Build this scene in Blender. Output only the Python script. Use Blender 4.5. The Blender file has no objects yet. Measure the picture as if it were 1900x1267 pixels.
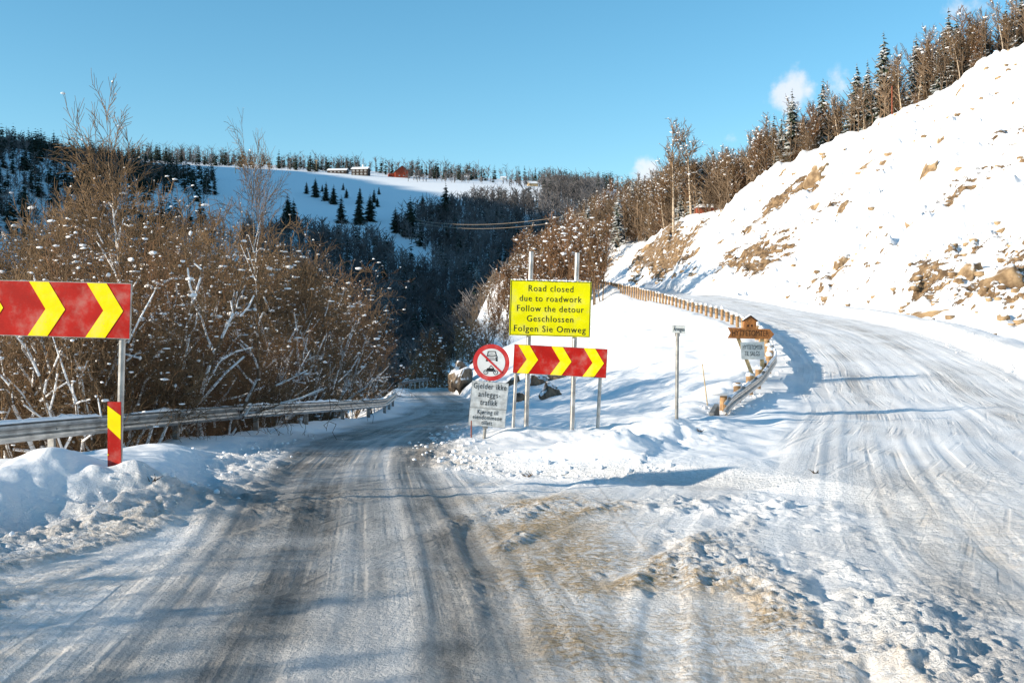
import bpy, bmesh, math, random
import numpy as np
from mathutils import Vector, Matrix

R = math.radians
scn = bpy.context.scene
col = scn.collection

# ------------------------------------------------------------------ camera, world, sun, exposure
CAM_H = 2.0
FPX, HORIZ = 2000.0, 605.0            # focal length and horizon row in the 1900 px wide photograph
cam_d = bpy.data.cameras.new('camera')
cam_d.sensor_width = 36.0
cam_d.lens = 36.0 * FPX / 1900.0
cam_d.shift_y = (HORIZ - 633.5) / 1900.0
cam_d.clip_start = 0.1
cam_d.clip_end = 20000
cam = bpy.data.objects.new('camera', cam_d)
cam.location = (0, 0, CAM_H)
cam.rotation_euler = (R(90), 0, 0)
col.objects.link(cam)
scn.camera = cam

SUN_EL, SUN_BACK = 17.0, 20.0          # elevation; degrees the sun stands behind the exact left
sd = Vector((-math.cos(R(SUN_EL)) * math.cos(R(SUN_BACK)), -math.cos(R(SUN_EL)) * math.sin(R(SUN_BACK)), math.sin(R(SUN_EL))))

world = bpy.data.worlds.new('World')
scn.world = world
world.use_nodes = True
wn = world.node_tree
for n in list(wn.nodes):
    wn.nodes.remove(n)
w_out = wn.nodes.new('ShaderNodeOutputWorld')
w_bg = wn.nodes.new('ShaderNodeBackground')
w_sky = wn.nodes.new('ShaderNodeTexSky')
w_sky.sky_type = 'NISHITA'
w_sky.sun_disc = False
w_sky.sun_elevation = R(SUN_EL)
w_sky.sun_rotation = math.atan2(sd.x, sd.y)
w_sky.altitude = 600
w_sky.air_density = 1.0
w_sky.dust_density = 0.3
w_sky.ozone_density = 2.5
w_bg.inputs['Strength'].default_value = 0.13
w_hs = wn.nodes.new('ShaderNodeHueSaturation')
w_hs.inputs['Saturation'].default_value = 1.2
w_hs.inputs['Hue'].default_value = 0.482
wn.links.new(w_sky.outputs[0], w_hs.inputs['Color'])
# a few small fair-weather clouds low over the right-hand hill (noise puffs in sky directions)
w_tc = wn.nodes.new('ShaderNodeTexCoord')
w_no = wn.nodes.new('ShaderNodeTexNoise')
w_no.inputs['Scale'].default_value = 34.0
w_no.inputs['Detail'].default_value = 7.0
w_no.inputs['Roughness'].default_value = 0.55
wn.links.new(w_tc.outputs['Generated'], w_no.inputs['Vector'])
cloud_sum = None
for (px, py, rad, amp) in [(1472, 168, .040, 1.0), (1192, 318, .030, 1.1), (1790, 0, .034, .85), (1550, 150, .03, .62), (1360, 255, .02, .5), (2300, 150, .05, 1.0), (-900, 60, .07, .9), (-1500, 200, .05, .9), (3200, 20, .08, .9)]:
    d = Vector(((px - 950) / FPX, 1.0, (HORIZ - py) / FPX)).normalized()
    vd = wn.nodes.new('ShaderNodeVectorMath'); vd.operation = 'DISTANCE'
    wn.links.new(w_tc.outputs['Generated'], vd.inputs[0]); vd.inputs[1].default_value = d
    mr = wn.nodes.new('ShaderNodeMapRange'); mr.interpolation_type = 'SMOOTHSTEP'
    mr.inputs['From Min'].default_value = rad; mr.inputs['From Max'].default_value = rad * .1
    mr.inputs['To Min'].default_value = 0; mr.inputs['To Max'].default_value = amp
    wn.links.new(vd.outputs['Value'], mr.inputs['Value'])
    if cloud_sum is None:
        cloud_sum = mr.outputs[0]
    else:
        ad = wn.nodes.new('ShaderNodeMath'); ad.operation = 'MAXIMUM'
        wn.links.new(cloud_sum, ad.inputs[0]); wn.links.new(mr.outputs[0], ad.inputs[1])
        cloud_sum = ad.outputs[0]
w_a = wn.nodes.new('ShaderNodeMath'); w_a.operation = 'MULTIPLY_ADD'
wn.links.new(w_no.outputs[0], w_a.inputs[0]); w_a.inputs[1].default_value = 1.9; w_a.inputs[2].default_value = -1.35
w_b = wn.nodes.new('ShaderNodeMath'); w_b.operation = 'ADD'
wn.links.new(w_a.outputs[0], w_b.inputs[0]); wn.links.new(cloud_sum, w_b.inputs[1])
w_c = wn.nodes.new('ShaderNodeMapRange'); w_c.interpolation_type = 'SMOOTHSTEP'
w_c.inputs['From Min'].default_value = 0.12; w_c.inputs['From Max'].default_value = 0.62
w_c.inputs['To Max'].default_value = 0.7
wn.links.new(w_b.outputs[0], w_c.inputs['Value'])
w_mix = wn.nodes.new('ShaderNodeMix'); w_mix.data_type = 'RGBA'
w_mix.inputs[7].default_value = (5.2, 5.0, 5.1, 1)
wn.links.new(w_c.outputs[0], w_mix.inputs[0])
wn.links.new(w_hs.outputs[0], w_mix.inputs[6])
wn.links.new(w_mix.outputs[2], w_bg.inputs['Color'])
wn.links.new(w_bg.outputs[0], w_out.inputs['Surface'])

sun_d = bpy.data.lights.new('sun', 'SUN')
sun_d.energy = 5.0
sun_d.angle = R(0.53)
sun_d.color = (1.0, 0.86, 0.68)
sun = bpy.data.objects.new('sun', sun_d)
sun.rotation_euler = sd.to_track_quat('Z', 'Y').to_euler()
col.objects.link(sun)

scn.view_settings.view_transform = 'Standard'
scn.view_settings.look = 'None'
scn.view_settings.exposure = 0.66
scn.view_settings.gamma = 1.0
scn.view_settings.use_curve_mapping = False
scn.cycles.max_bounces = 5
scn.cycles.diffuse_bounces = 3

# ------------------------------------------------------------------ numeric helpers
def smooth(a, b, x):
    t = np.clip((x - a) / (b - a), 0, 1)
    return t * t * (3 - 2 * t)

def table(pts, sig=2.0):
    xs = np.array([p[0] for p in pts], float); ys = np.array([p[1] for p in pts], float)
    g = np.arange(xs[0], xs[-1] + .25, .25)
    v = np.interp(g, xs, ys)
    n = int(sig / .25)
    if n > 0:
        k = np.hanning(2 * n + 3)[1:-1]; k /= k.sum()
        v = np.convolve(np.pad(v, n, mode='edge'), k, mode='valid')
    return lambda y: np.interp(y, g, v)

def _hash(ix, iy, seed):
    h = (ix.astype(np.int64) * 374761393 + iy.astype(np.int64) * 668265263 + seed * 1442695041) & 0xFFFFFFFF
    h = ((h ^ (h >> 13)) * 1274126177) & 0xFFFFFFFF
    return ((h ^ (h >> 16)) & 0xFFFF) / 65535.0

def vnoise(x, y, seed=0):
    ix = np.floor(x); iy = np.floor(y)
    fx = x - ix; fy = y - iy
    fx = fx * fx * fx * (fx * (fx * 6 - 15) + 10); fy = fy * fy * fy * (fy * (fy * 6 - 15) + 10)
    a = _hash(ix, iy, seed); b = _hash(ix + 1, iy, seed); c = _hash(ix, iy + 1, seed); d = _hash(ix + 1, iy + 1, seed)
    return (a + (b - a) * fx) * (1 - fy) + (c + (d - c) * fx) * fy - .5

def fbm(x, y, seed=0, oct=4, gain=.5):
    s = 0; a = 1.0
    for i in range(oct):
        c, s_ = math.cos(.6 * i), math.sin(.6 * i)
        s = s + a * vnoise((x * c - y * s_) * 2 ** i + 17.3 * i, (x * s_ + y * c) * 2 ** i - 9.1 * i, seed + i)
        a *= gain
    return s

# ------------------------------------------------------------------ the lie of the land
cL = table([(-60, -1), (-5, -1), (0, -1.05), (6, -1.1), (10, -1.5), (16.6, -2.5), (22, -3.0), (31, -3.0), (41, -2.6), (54, -3.2), (76, -5.7), (99, -7.4), (110, -6.5), (118, -3), (125, 3), (135, 12), (200, 70)], 3)
ZL = table([(-60, .6), (0, 0), (8, 0), (16, -.2), (24, -.5), (40, -1.35), (54, -1.9), (76, -2.8), (100, -3.8), (115, -4.3), (135, -8.5), (200, -17)], 3)
XR = table([(-60, 3), (0, 3.4), (15, 2.2), (20, 3.6), (25, 4.95), (30, 6.9), (36, 8.8), (43, 10.2), (50, 11.2), (60, 11.9), (72, 12.25), (90, 12.5), (110, 12.6), (135, 12.3), (160, 11.2), (180, 8.5), (200, 3), (215, -4)], 1.5)
ZR = table([(-60, .6), (0, 0), (18, 0), (25, -.02), (30, .12), (36, .5), (43, 1.1), (50, 1.68), (60, 2.3), (72, 2.95), (90, 4.15), (110, 5.4), (135, 6.9), (160, 8.4), (200, 11.0), (230, 12.5)], 3)
cR = table([(-60, 3.5), (-5, 4.2), (4, 4.6), (10, 5.6), (18, 8.0), (25, 10.2), (30, 11.4), (36, 13.0), (43, 14.4), (50, 15.4), (60, 16.1), (72, 16.4), (90, 16.7), (110, 16.8), (135, 16.5), (160, 15.4), (180, 12.7), (200, 7.2), (215, 0)], 2)
AIS = table([(-60, 8), (13, 4.0), (15, 2.3), (15.8, .9), (16.6, -.4), (18, -1.2), (20, -1.5), (22, -1.4), (31, -1.2), (41, -.7), (54, -1.4), (76, -3.9), (99, -5.6), (110, -4.7), (118, -3.4), (126, -4.0), (140, -5.0), (200, -12)], .7)
LB = table([(-60, -7), (4, -6.4), (8, -5.6), (10.4, -4.9), (12.3, -3.8), (13.5, -3.7), (15, -4.1), (18.5, -4.7), (28, -4.7), (40, -4.1), (54, -5.0), (76, -7.5), (99, -9.2), (110, -8.6), (120, -7.8), (126, -8.4), (140, -9.4), (200, -16)], .8)
XLR = table([(-60, -15), (0, -11.6), (8, -9.7), (16, -7.74), (24, -6.1), (32, -5.25), (40, -4.7), (54, -5.7), (76, -8.2), (99, -10.0), (112, -9.6), (122, -9.4), (140, -10.6), (200, -18)], 2)
GRD = table([(-60, .6), (40, .68), (100, .73), (140, .93), (160, 1.12), (175, 1.0), (190, .74), (210, .6), (260, .6)], 5)
XT = table([(-60, 90), (60, 76), (100, 60), (115, 54.6), (140, 41), (160, 31), (175, 27.5), (190, 23.5), (205, 19.5), (220, 15)], 4)
FOOT = table([(-60, 7.5), (50, 7.2), (90, 5.6), (130, 5.0), (220, 5.0)], 4)
PEX = table([(-60, 1.0), (35, 1.0), (60, .75), (80, .58), (125, .55), (220, .6)], 6)
ZFAR = table([(0, -17), (230, -16), (300, -8), (400, 14), (500, 43), (600, 75), (640, 86), (700, 100), (800, 117), (900, 133), (1000, 138), (1400, 130), (4000, 60)], 25)

MOUNDS = [(-1.3, 19.8, .8, 1.0, .26), (-.1, 17.6, .9, .6, .10), (1.0, 17.4, .8, .6, .3), (2.1, 17.6, .9, .8, .42), (3.1, 19.2, .8, 1.2, .38), (.4, 20.8, 1.1, .9, .2), (-.5, 22, .8, 1.4, .22),
          (1.7, 21.8, .9, 1.0, .25), (4.0, 22.6, .8, 1.6, .3), (-4.6, 12.1, 1.4, 1.1, .62), (-6.0, 13.4, 1.4, 1.2, .12), (-6.2, 10.6, 1.8, 1.4, .10), (-4.5, 14.4, .5, .5, .10), (-5.4, 17.0, .9, 1.2, .14)]

def tl(X, Y):
    s = (cL(Y + .5) - cL(Y - .5))
    return (X - cL(Y)) / np.sqrt(1 + s * s)
def tr(X, Y):
    s = (cR(Y + .5) - cR(Y - .5))
    return (X - cR(Y)) / np.sqrt(1 + s * s)

def H0(X, Y):
    """smooth land without small relief"""
    X = np.asarray(X, float); Y = np.asarray(Y, float)
    zl, zr = ZL(Y), ZR(Y)
    a, b = AIS(Y), XR(Y) - .5
    f = np.clip((X - a) / np.maximum(b - a, .8), 0, 1)
    isl = smooth(15.2, 17.0, Y)
    z = zl + (zr - zl) * f ** PEX(Y)
    # ploughed bank round the island's nose and along both verges
    near = isl * (1 - smooth(45, 75, Y))
    z = z + near * .09 * smooth(0, .8, X - a) * (1 - smooth(1.2, 3.2, X - a)) * (X < b)
    z = z + isl * .12 * smooth(0, .7, b + .3 - X) * (1 - smooth(.8, 2.2, b + .3 - X)) * (X > a)
    # left bank and the fall into the valley
    lb = LB(Y) - X
    hb = .20 * (1 - smooth(14, 22, Y)) + .10
    z = z + hb * smooth(0, 1.1, lb) * (1 - .45 * smooth(1.4, 3.4, lb)) * (1 - smooth(60, 130, Y))
    d = np.maximum(XLR(Y) - .35 - X, 0)
    z = z - 17 * (1 - np.exp(-d * .42 / 17)) - .25 * smooth(0, .8, d)
    # bank, ditch and rock cutting right of the upper road
    t = tr(X, Y)
    fo = FOOT(Y)
    z = z + (.5 * smooth(3.4, 4.4, t) - .5 * smooth(4.8, fo - .6, t)) * smooth(8, 20, Y)
    d2 = np.maximum(X - (cR(Y) + fo), 0)
    w = np.maximum(XT(Y) - (cR(Y) + fo), .5)
    rise = np.where(d2 < w, GRD(Y) * d2, GRD(Y) * w + .13 * (d2 - w))
    fwd = smooth(-25, 25, Y)
    z = z + rise * (.35 + .65 * fwd)
    # beyond the bend the right-hand hillside runs on
    xo = np.maximum(X + 29, 0)
    zg = -16 + np.minimum(xo * .78, 50 + (xo - 64) * .12)
    wg = smooth(204, 246, Y)
    z = z * (1 - wg) + zg * wg
    # across the valley: farm shelf, wooded knoll on the left, an unseen high ridge added on the left to shade the valley
    Yp = Y - .10 * np.abs(X + 60) * smooth(-60, 200, X)
    zf = ZFAR(np.maximum(Yp, 0))
    zf = zf - .06 * np.clip(X + 140, -150, 400) * smooth(480, 800, Y)
    zf = zf + 47 * np.exp(-((X + 262) / 115) ** 2 - ((Y - 470) / 120) ** 2)
    u = -X / np.maximum(Y, 60)
    ridge = (244 * smooth(-205, -175, Y) + 64 * smooth(25, 95, Y)) * np.exp(-((X + 700) / 150) ** 2) * (1 - smooth(560, 780, Y))
    zf = np.maximum(zf, ridge - 17)
    wf = smooth(150, 260, Y)
    z = np.where(Y > 150, z * (1 - wf) + np.maximum(z, zf) * wf, z)
    z = np.where(X < -200, np.maximum(z, ridge - 17), z)
    return z

def crumbly(X, Y):
    """where the traffic has thrown up lumpy slush: broken bands running with the turning tracks"""
    tb = X - np.interp(Y, [0, 4, 8, 12, 16, 20], [.4, .8, 1.4, 2.6, 4.6, 7.0])
    band = fbm(tb * .95 + 4, Y * .30, 101, 3, .6)
    reg = smooth(-.7, .3, X + .16 * (Y - 8)) * (1 - smooth(2.6, 4.2, X - .1 * (Y - 8))) * (1 - smooth(11.5, 14.5, Y))
    side = smooth(.0, .5, X - LB(Y)) * (1 - smooth(1.6, 2.6, X - LB(Y))) * (1 - smooth(12, 16, Y)) * .8
    return np.clip(np.maximum(reg, side) * smooth(.0, .30, band), 0, 1)

def relief(X, Y):
    r = np.hypot(X, Y)
    t1, t2 = tl(X, Y), tr(X, Y)
    lowroad = (1 - smooth(1.5, 2.1, np.abs(t1))) * (Y < 126)
    uproad = (1 - smooth(3.1, 3.7, np.abs(t2))) * (Y < 214)
    junc = (1 - smooth(14.2, 16.2, Y)) * smooth(-.3, .6, X - LB(Y)) * (1 - smooth(11, 13, X))
    flat = np.clip(np.maximum(np.maximum(lowroad, uproad), junc), 0, 1)
    wild = 1 - flat
    z = np.zeros_like(X)
    # soft drifts off the road
    z += wild * (fbm(X * .45, Y * .45, 3, 4) * .13 + fbm(X * 1.7, Y * 1.7, 9, 3) * .05) * (1 - smooth(40, 120, r))
    z += wild * smooth(60, 140, r) * fbm(X * .05, Y * .05, 5, 4) * 2.2 * (1 - smooth(210, 260, r))
    # embankment: long soft ripples running up the slope
    emb = smooth(0, 1.5, X - AIS(Y)) * smooth(0, 1.0, XR(Y) - X) * smooth(18, 24, Y)
    z += emb * (fbm(X * .35 - .2 * Y, (Y + .35 * X) * .8, 21, 3) * .34)
    # broken rock cutting
    d2 = X - (cR(Y) + FOOT(Y))
    cut = smooth(-.6, 2.0, d2) * (1 - smooth(-2, 3, X - XT(Y))) * smooth(5, 25, Y) * (1 - smooth(200, 220, Y))
    n1 = fbm(X * .16 + .1 * Y, Y * .16, 31, 5, .55)
    n2 = np.abs(fbm(X * .5, Y * .35, 37, 4, .55))
    z += cut * (n1 * 2.4 - n2 * 1.6 + fbm(X * 1.3, Y * .9, 39, 3) * .35)
    # churned snow of the junction and wheel ruts
    s1 = vnoise(t1 * 3.4, Y * .07 + 3, 41) * .6 + vnoise(t1 * 8, Y * .10, 43) * .4
    s2 = vnoise(t2 * 2.3, Y * .06 + 7, 45) * .6 + vnoise(t2 * 7, Y * .12, 47) * .4
    z += lowroad * s1 * .05 + (1 - lowroad) * np.maximum(uproad, junc) * s2 * .07
    churn = np.maximum(junc * .3, smooth(.9, 2.0, X + .09 * (Y - 8)) * (1 - smooth(2.6, 4.2, X - .12 * (Y - 10))) * (1 - smooth(13, 18, Y))) * (1 - .8 * lowroad)
    clod = np.abs(fbm(X * 3.2, Y * 3.2, 51, 3)) * .13 + fbm(X * 9, Y * 9, 55, 2) * .035
    z += np.clip(churn, 0, 1) * clod * smooth(-.15, .35, fbm(X * .8, Y * .8, 57, 3) + .1) * (1 - smooth(16, 22, Y))
    cr = crumbly(X, Y)
    lump = np.abs(fbm(X * 5.5, Y * 5.5, 111, 3, .6)) * .055 + np.abs(fbm(X * 15, Y * 15, 113, 2, .6)) * .035
    z += cr * (lump + .025) * (1 - smooth(13, 20, Y))
    edge = np.exp(-((X - LB(Y) - .2) / .7) ** 2) * (1 - smooth(18, 26, Y)) + np.exp(-((X - AIS(Y) + .1) / .5) ** 2) * smooth(15, 17, Y) * (1 - smooth(30, 40, Y))
    edge += np.exp(-((t2 - 3.9) / .5) ** 2) * smooth(16, 24, Y) * (1 - smooth(60, 90, Y)) * .8
    z += edge * (np.abs(fbm(X * 2.6, Y * 2.6, 61, 3)) * .15 + fbm(X * 7, Y * 7, 63, 2) * .05)
    for (mx, my, rx, ry, mh) in MOUNDS:
        q = ((X - mx) / rx) ** 2 + ((Y - my) / ry) ** 2
        z += (.42 if mx > -2 else .62) * mh * np.exp(-q * 1.2) * (1 + .5 * fbm(X * 1.5, Y * 1.5, 71, 3) + 1.0 * np.abs(fbm(X * 2.3, Y * 2.3, 73, 4)) * (mx > -2) )
    return z

def H(X, Y):
    X = np.asarray(X, float); Y = np.asarray(Y, float)
    return H0(X, Y) + relief(X, Y)

GRID = {}
def hz(x, y):
    """height of the built ground sheet under a point (read off its own grid)"""
    r, a = math.hypot(x, y), math.degrees(math.atan2(x, y))
    rr, ag, Z = GRID['r'], GRID['a'], GRID['Z']
    i = min(max(int(np.searchsorted(rr, r)) - 1, 0), len(rr) - 2)
    j = int(np.searchsorted(ag, a)) - 1
    j = min(max(j, 0), len(ag) - 1); j2 = (j + 1) % len(ag)
    a2 = ag[j2] if j2 else 180.0
    f = (r - rr[i]) / (rr[i + 1] - rr[i]); g = (a - ag[j]) / (a2 - ag[j])
    return float((Z[i, j] * (1 - f) + Z[i + 1, j] * f) * (1 - g) + (Z[i, j2] * (1 - f) + Z[i + 1, j2] * f) * g)

_marchY = np.geomspace(5, 1600, 5000)
def ground_at(px, py, ymin=5.0, ymax=1600.0):
    """where the line of sight through a photo pixel meets the land"""
    Yv = _marchY[(_marchY >= ymin) & (_marchY <= ymax)]
    Xv = (px - 950) / FPX * Yv
    Zv = CAM_H + (HORIZ - py) / FPX * Yv
    hit = np.nonzero(H(Xv, Yv) >= Zv)[0]
    if len(hit) == 0:
        return None
    i = hit[0]
    return float(Xv[i]), float(Yv[i]), float(H(Xv[i:i + 1], Yv[i:i + 1])[0])

def project(x, y, z):
    return 950 + FPX * x / y, HORIZ - FPX * (z - CAM_H) / y

# ------------------------------------------------------------------ materials
def new_mat(name):
    m = bpy.data.materials.new(name); m.use_nodes = True
    nt = m.node_tree
    b = nt.nodes['Principled BSDF']
    return m, nt, b

def N(nt, typ, **kw):
    n = nt.nodes.new(typ)
    for k, v in kw.items():
        if k.startswith('i_'):
            key = k[2:]
            key = int(key) if key.isdigit() else key.replace('_', ' ')
            n.inputs[key].default_value = v
        else:
            setattr(n, k, v)
    return n

def mixc(nt, fac, a, b):
    m = nt.nodes.new('ShaderNodeMix'); m.data_type = 'RGBA'
    for sock, v in ((m.inputs[0], fac), (m.inputs[6], a), (m.inputs[7], b)):
        if hasattr(v, 'node'):
            nt.links.new(v, sock)
        else:
            sock.default_value = v if not isinstance(v, tuple) else (*v, 1)
    return m.outputs[2]

def math_(nt, op, a, b=None, c=None, clamp=False):
    m = nt.nodes.new('ShaderNodeMath'); m.operation = op; m.use_clamp = clamp
    for i, v in enumerate((a, b, c)):
        if v is None: continue
        if hasattr(v, 'node'): nt.links.new(v, m.inputs[i])
        else: m.inputs[i].default_value = v
    return m.outputs[0]

def ramp(nt, v, lo, hi, a=0.0, b=1.0):
    m = nt.nodes.new('ShaderNodeMapRange'); m.interpolation_type = 'SMOOTHSTEP'
    nt.links.new(v, m.inputs['Value'])
    for k, x in (('From Min', lo), ('From Max', hi), ('To Min', a), ('To Max', b)):
        m.inputs[k].default_value = x
    return m.outputs[0]

def noise_(nt, scale, detail=4.0, rough=.55, vec=None, off=None):
    n = N(nt, 'ShaderNodeTexNoise', i_Scale=scale, i_Detail=detail, i_Roughness=rough)
    if vec is None:
        t = nt.nodes.new('ShaderNodeTexCoord'); vec = t.outputs['Object']
    nt.links.new(vec, n.inputs['Vector'])
    return n.outputs[0]

def simple(name, colr, rough=.6, metal=0.0, var=.12, scale=6.0, bump=0.0, bscale=30.0, spec=.3, grime=0.0):
    m, nt, b = new_mat(name)
    nz = noise_(nt, scale, 5)
    lo = tuple(c * (1 - var * 2) for c in colr); hi = tuple(min(1, c * (1 + var)) for c in colr)
    c = mixc(nt, ramp(nt, nz, .3, .7), lo, hi)
    if grime:      # dried road spray: blotches, and fine specks
        c = mixc(nt, ramp(nt, noise_(nt, 3.5, 6, .65), .46, .74, 0, grime), c, (.42, .38, .33))
        c = mixc(nt, ramp(nt, noise_(nt, 55, 3, .6), .66, .72, 0, grime * 1.3), c, (.20, .17, .14))
    nt.links.new(c, b.inputs['Base Color'])
    b.inputs['Roughness'].default_value = rough
    b.inputs['Metallic'].default_value = metal
    b.inputs['Specular IOR Level'].default_value = spec
    if bump:
        bp = N(nt, 'ShaderNodeBump', i_Strength=bump, i_Distance=.02)
        nt.links.new(noise_(nt, bscale, 4), bp.inputs['Height'])
        nt.links.new(bp.outputs[0], b.inputs['Normal'])
    return m

SNOW = (.86, .88, .91)
def make_ground_mat():
    m, nt, b = new_mat('snow_and_ice')
    def at(n):
        a = N(nt, 'ShaderNodeAttribute', attribute_name=n); return a
    ice, grit, pack, rock = (at(k).outputs['Fac'] for k in ('ice', 'grit', 'pack', 'rock'))
    uv = at('lane').outputs['Vector']
    st = noise_(nt, 1.0, 5, .62, uv)                      # streaks along the lanes
    mp = N(nt, 'ShaderNodeMapping'); mp.inputs['Scale'].default_value = (4.2, 1.6, 1)
    nt.links.new(uv, mp.inputs['Vector'])
    st2 = noise_(nt, 1.0, 3, .6, mp.outputs[0])
    uv2 = at('lane_b').outputs['Vector']
    def lines(vec, sx, sy, lo, hi):
        q = N(nt, 'ShaderNodeMapping'); q.inputs['Scale'].default_value = (sx, sy, 1); nt.links.new(vec, q.inputs['Vector'])
        return ramp(nt, noise_(nt, 1.0, 2.5, .6, q.outputs[0]), lo, hi)
    tk1 = lines(uv, 1.5, .22, .47, .62); tk2 = lines(uv2, 1.7, .22, .50, .62); tk3 = lines(uv, 6.5, .5, .48, .66)
    crumb = noise_(nt, 13, 6, .7)
    big = noise_(nt, .7, 4); mid = noise_(nt, 5, 5, .6); fine = noise_(nt, 32, 4, .65)
    snow = mixc(nt, ramp(nt, mid, .3, .75), (.84, .865, .9), (.9, .905, .91))
    packed = mixc(nt, ramp(nt, st, .35, .65), (.53, .52, .51), (.77, .77, .765))
    tk = math_(nt, 'MAXIMUM', tk1, math_(nt, 'MULTIPLY', tk2, ramp(nt, big, .42, .56)))
    brk = ramp(nt, noise_(nt, .45, 3), .42, .60)
    tk = math_(nt, 'MULTIPLY', tk, math_(nt, 'MULTIPLY_ADD', brk, .75, .25)); tk3 = math_(nt, 'MULTIPLY', tk3, math_(nt, 'MULTIPLY_ADD', brk, .38, .05))
    packed = mixc(nt, math_(nt, 'MULTIPLY', tk, .6), packed, (.42, .40, .38))
    packed = mixc(nt, math_(nt, 'MULTIPLY', tk3, .3), packed, (.88, .88, .88))
    c = mixc(nt, pack, snow, packed)
    g_f = math_(nt, 'MULTIPLY', grit, ramp(nt, math_(nt, 'ADD', math_(nt, 'MULTIPLY', crumb, .6), math_(nt, 'MULTIPLY', big, .45)), .44, .60))
    c = mixc(nt, g_f, c, mixc(nt, ramp(nt, fine, .3, .7), (.30, .21, .12), (.66, .52, .34)))
    icec = mixc(nt, ramp(nt, math_(nt, 'ADD', math_(nt, 'MULTIPLY', st2, .55), math_(nt, 'MULTIPLY', mid, .45)), .36, .62), (.065, .06, .055), (.24, .225, .205))  # dirty ice, its colour deepened to carry shadow over the lower road
    icec = mixc(nt, ramp(nt, fine, .48, .78, 0, .42), icec, (.42, .40, .37))
    icec = mixc(nt, math_(nt, 'MULTIPLY', tk3, .5), icec, (.55, .54, .52))
    icec = mixc(nt, math_(nt, 'MULTIPLY', tk, .5), icec, (.07, .065, .06))
    i_f = math_(nt, 'MULTIPLY', ice, ramp(nt, math_(nt, 'ADD', math_(nt, 'MULTIPLY', st, .45), math_(nt, 'MULTIPLY', big, .6)), .34, .58, .62, 1.0))
    c = mixc(nt, i_f, c, icec)
    # rock breaking through the snow of the cutting: where the attribute and the stretched grain agree
    tc = nt.nodes.new('ShaderNodeTexCoord')
    rm = N(nt, 'ShaderNodeMapping'); rm.inputs['Rotation'].default_value = (0, R(38), 0); rm.inputs['Scale'].default_value = (.35, .8, 1.2)
    nt.links.new(tc.outputs['Object'], rm.inputs['Vector'])
    rn = noise_(nt, 1.25, 9, .68, rm.outputs[0])
    rf = ramp(nt, math_(nt, 'ADD', rn, math_(nt, 'MULTIPLY', math_(nt, 'SUBTRACT', rock, .5), .46)), .645, .668)
    rf = math_(nt, 'MULTIPLY', rf, ramp(nt, rock, .02, .12))
    rcol = mixc(nt, ramp(nt, noise_(nt, 2.4, 6), .35, .65), (.11, .07, .038), (.33, .22, .12))
    c = mixc(nt, rf, c, rcol)
    nt.links.new(c, b.inputs['Base Color'])
    rgh = math_(nt, 'MULTIPLY_ADD', i_f, -.22, .72)
    nt.links.new(rgh, b.inputs['Roughness'])
    b.inputs['Specular IOR Level'].default_value = .25
    # grain
    onroad = math_(nt, 'MAXIMUM', math_(nt, 'MAXIMUM', pack, ice), grit)
    h = math_(nt, 'MULTIPLY', st2, math_(nt, 'MULTIPLY', onroad, .012))
    h = math_(nt, 'ADD', h, math_(nt, 'MULTIPLY', tk, math_(nt, 'MULTIPLY', onroad, -.03)))
    h = math_(nt, 'ADD', h, math_(nt, 'MULTIPLY', tk3, math_(nt, 'MULTIPLY', onroad, .008)))
    h = math_(nt, 'ADD', h, math_(nt, 'MULTIPLY', crumb, math_(nt, 'MULTIPLY_ADD', math_(nt, 'MAXIMUM', grit, at('churn').outputs['Fac']), .11, .006)))
    h = math_(nt, 'ADD', h, math_(nt, 'MULTIPLY', fine, math_(nt, 'MULTIPLY_ADD', onroad, .014, .003)))
    h = math_(nt, 'ADD', h, math_(nt, 'MULTIPLY', mid, .012))
    h = math_(nt, 'ADD', h, math_(nt, 'MULTIPLY', rf, math_(nt, 'MULTIPLY', rn, -.5)))
    bp = N(nt, 'ShaderNodeBump', i_Strength=.9, i_Distance=1.0)
    nt.links.new(h, bp.inputs['Height'])
    nt.links.new(bp.outputs[0], b.inputs['Normal'])
    return m
M_GROUND = make_ground_mat()

def make_snow_mat():
    m, nt, b = new_mat('fresh_snow')
    nt.links.new(mixc(nt, noise_(nt, 6, 4), (.82, .85, .89), (.91, .91, .92)), b.inputs['Base Color'])
    b.inputs['Roughness'].default_value = .7
    b.inputs['Specular IOR Level'].default_value = .2
    bp = N(nt, 'ShaderNodeBump', i_Strength=.5, i_Distance=.03)
    nt.links.new(noise_(nt, 14, 4), bp.inputs['Height']); nt.links.new(bp.outputs[0], b.inputs['Normal'])
    return m
M_SNOW = make_snow_mat()

def snow_topped(name, lo, hi, scale, z0, z1, nsc, rough=.85, amount=1.0, bump=.6):
    """a material with fresh snow lying wherever the surface faces up"""
    m, nt, b = new_mat(name)
    base = mixc(nt, ramp(nt, noise_(nt, scale, 6, .6), .32, .68), lo, hi)
    g = nt.nodes.new('ShaderNodeNewGeometry')
    sx = nt.nodes.new('ShaderNodeSeparateXYZ'); nt.links.new(g.outputs['Normal'], sx.inputs[0])
    up = math_(nt, 'ADD', sx.outputs[2], math_(nt, 'MULTIPLY', math_(nt, 'SUBTRACT', noise_(nt, nsc, 4), .5), 1.1))
    f = ramp(nt, up, z0, z1, 0, amount)
    nt.links.new(mixc(nt, f, base, SNOW), b.inputs['Base Color'])
    b.inputs['Roughness'].default_value = rough
    b.inputs['Specular IOR Level'].default_value = .2
    if bump:
        bp = N(nt, 'ShaderNodeBump', i_Strength=bump, i_Distance=.08)
        nt.links.new(noise_(nt, scale * 3, 6, .65), bp.inputs['Height']); nt.links.new(bp.outputs[0], b.inputs['Normal'])
    return m
M_ROCK = snow_topped('tan_rock', (.14, .09, .05), (.42, .30, .175), 1.6, .62, .85, 1.2)
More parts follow.
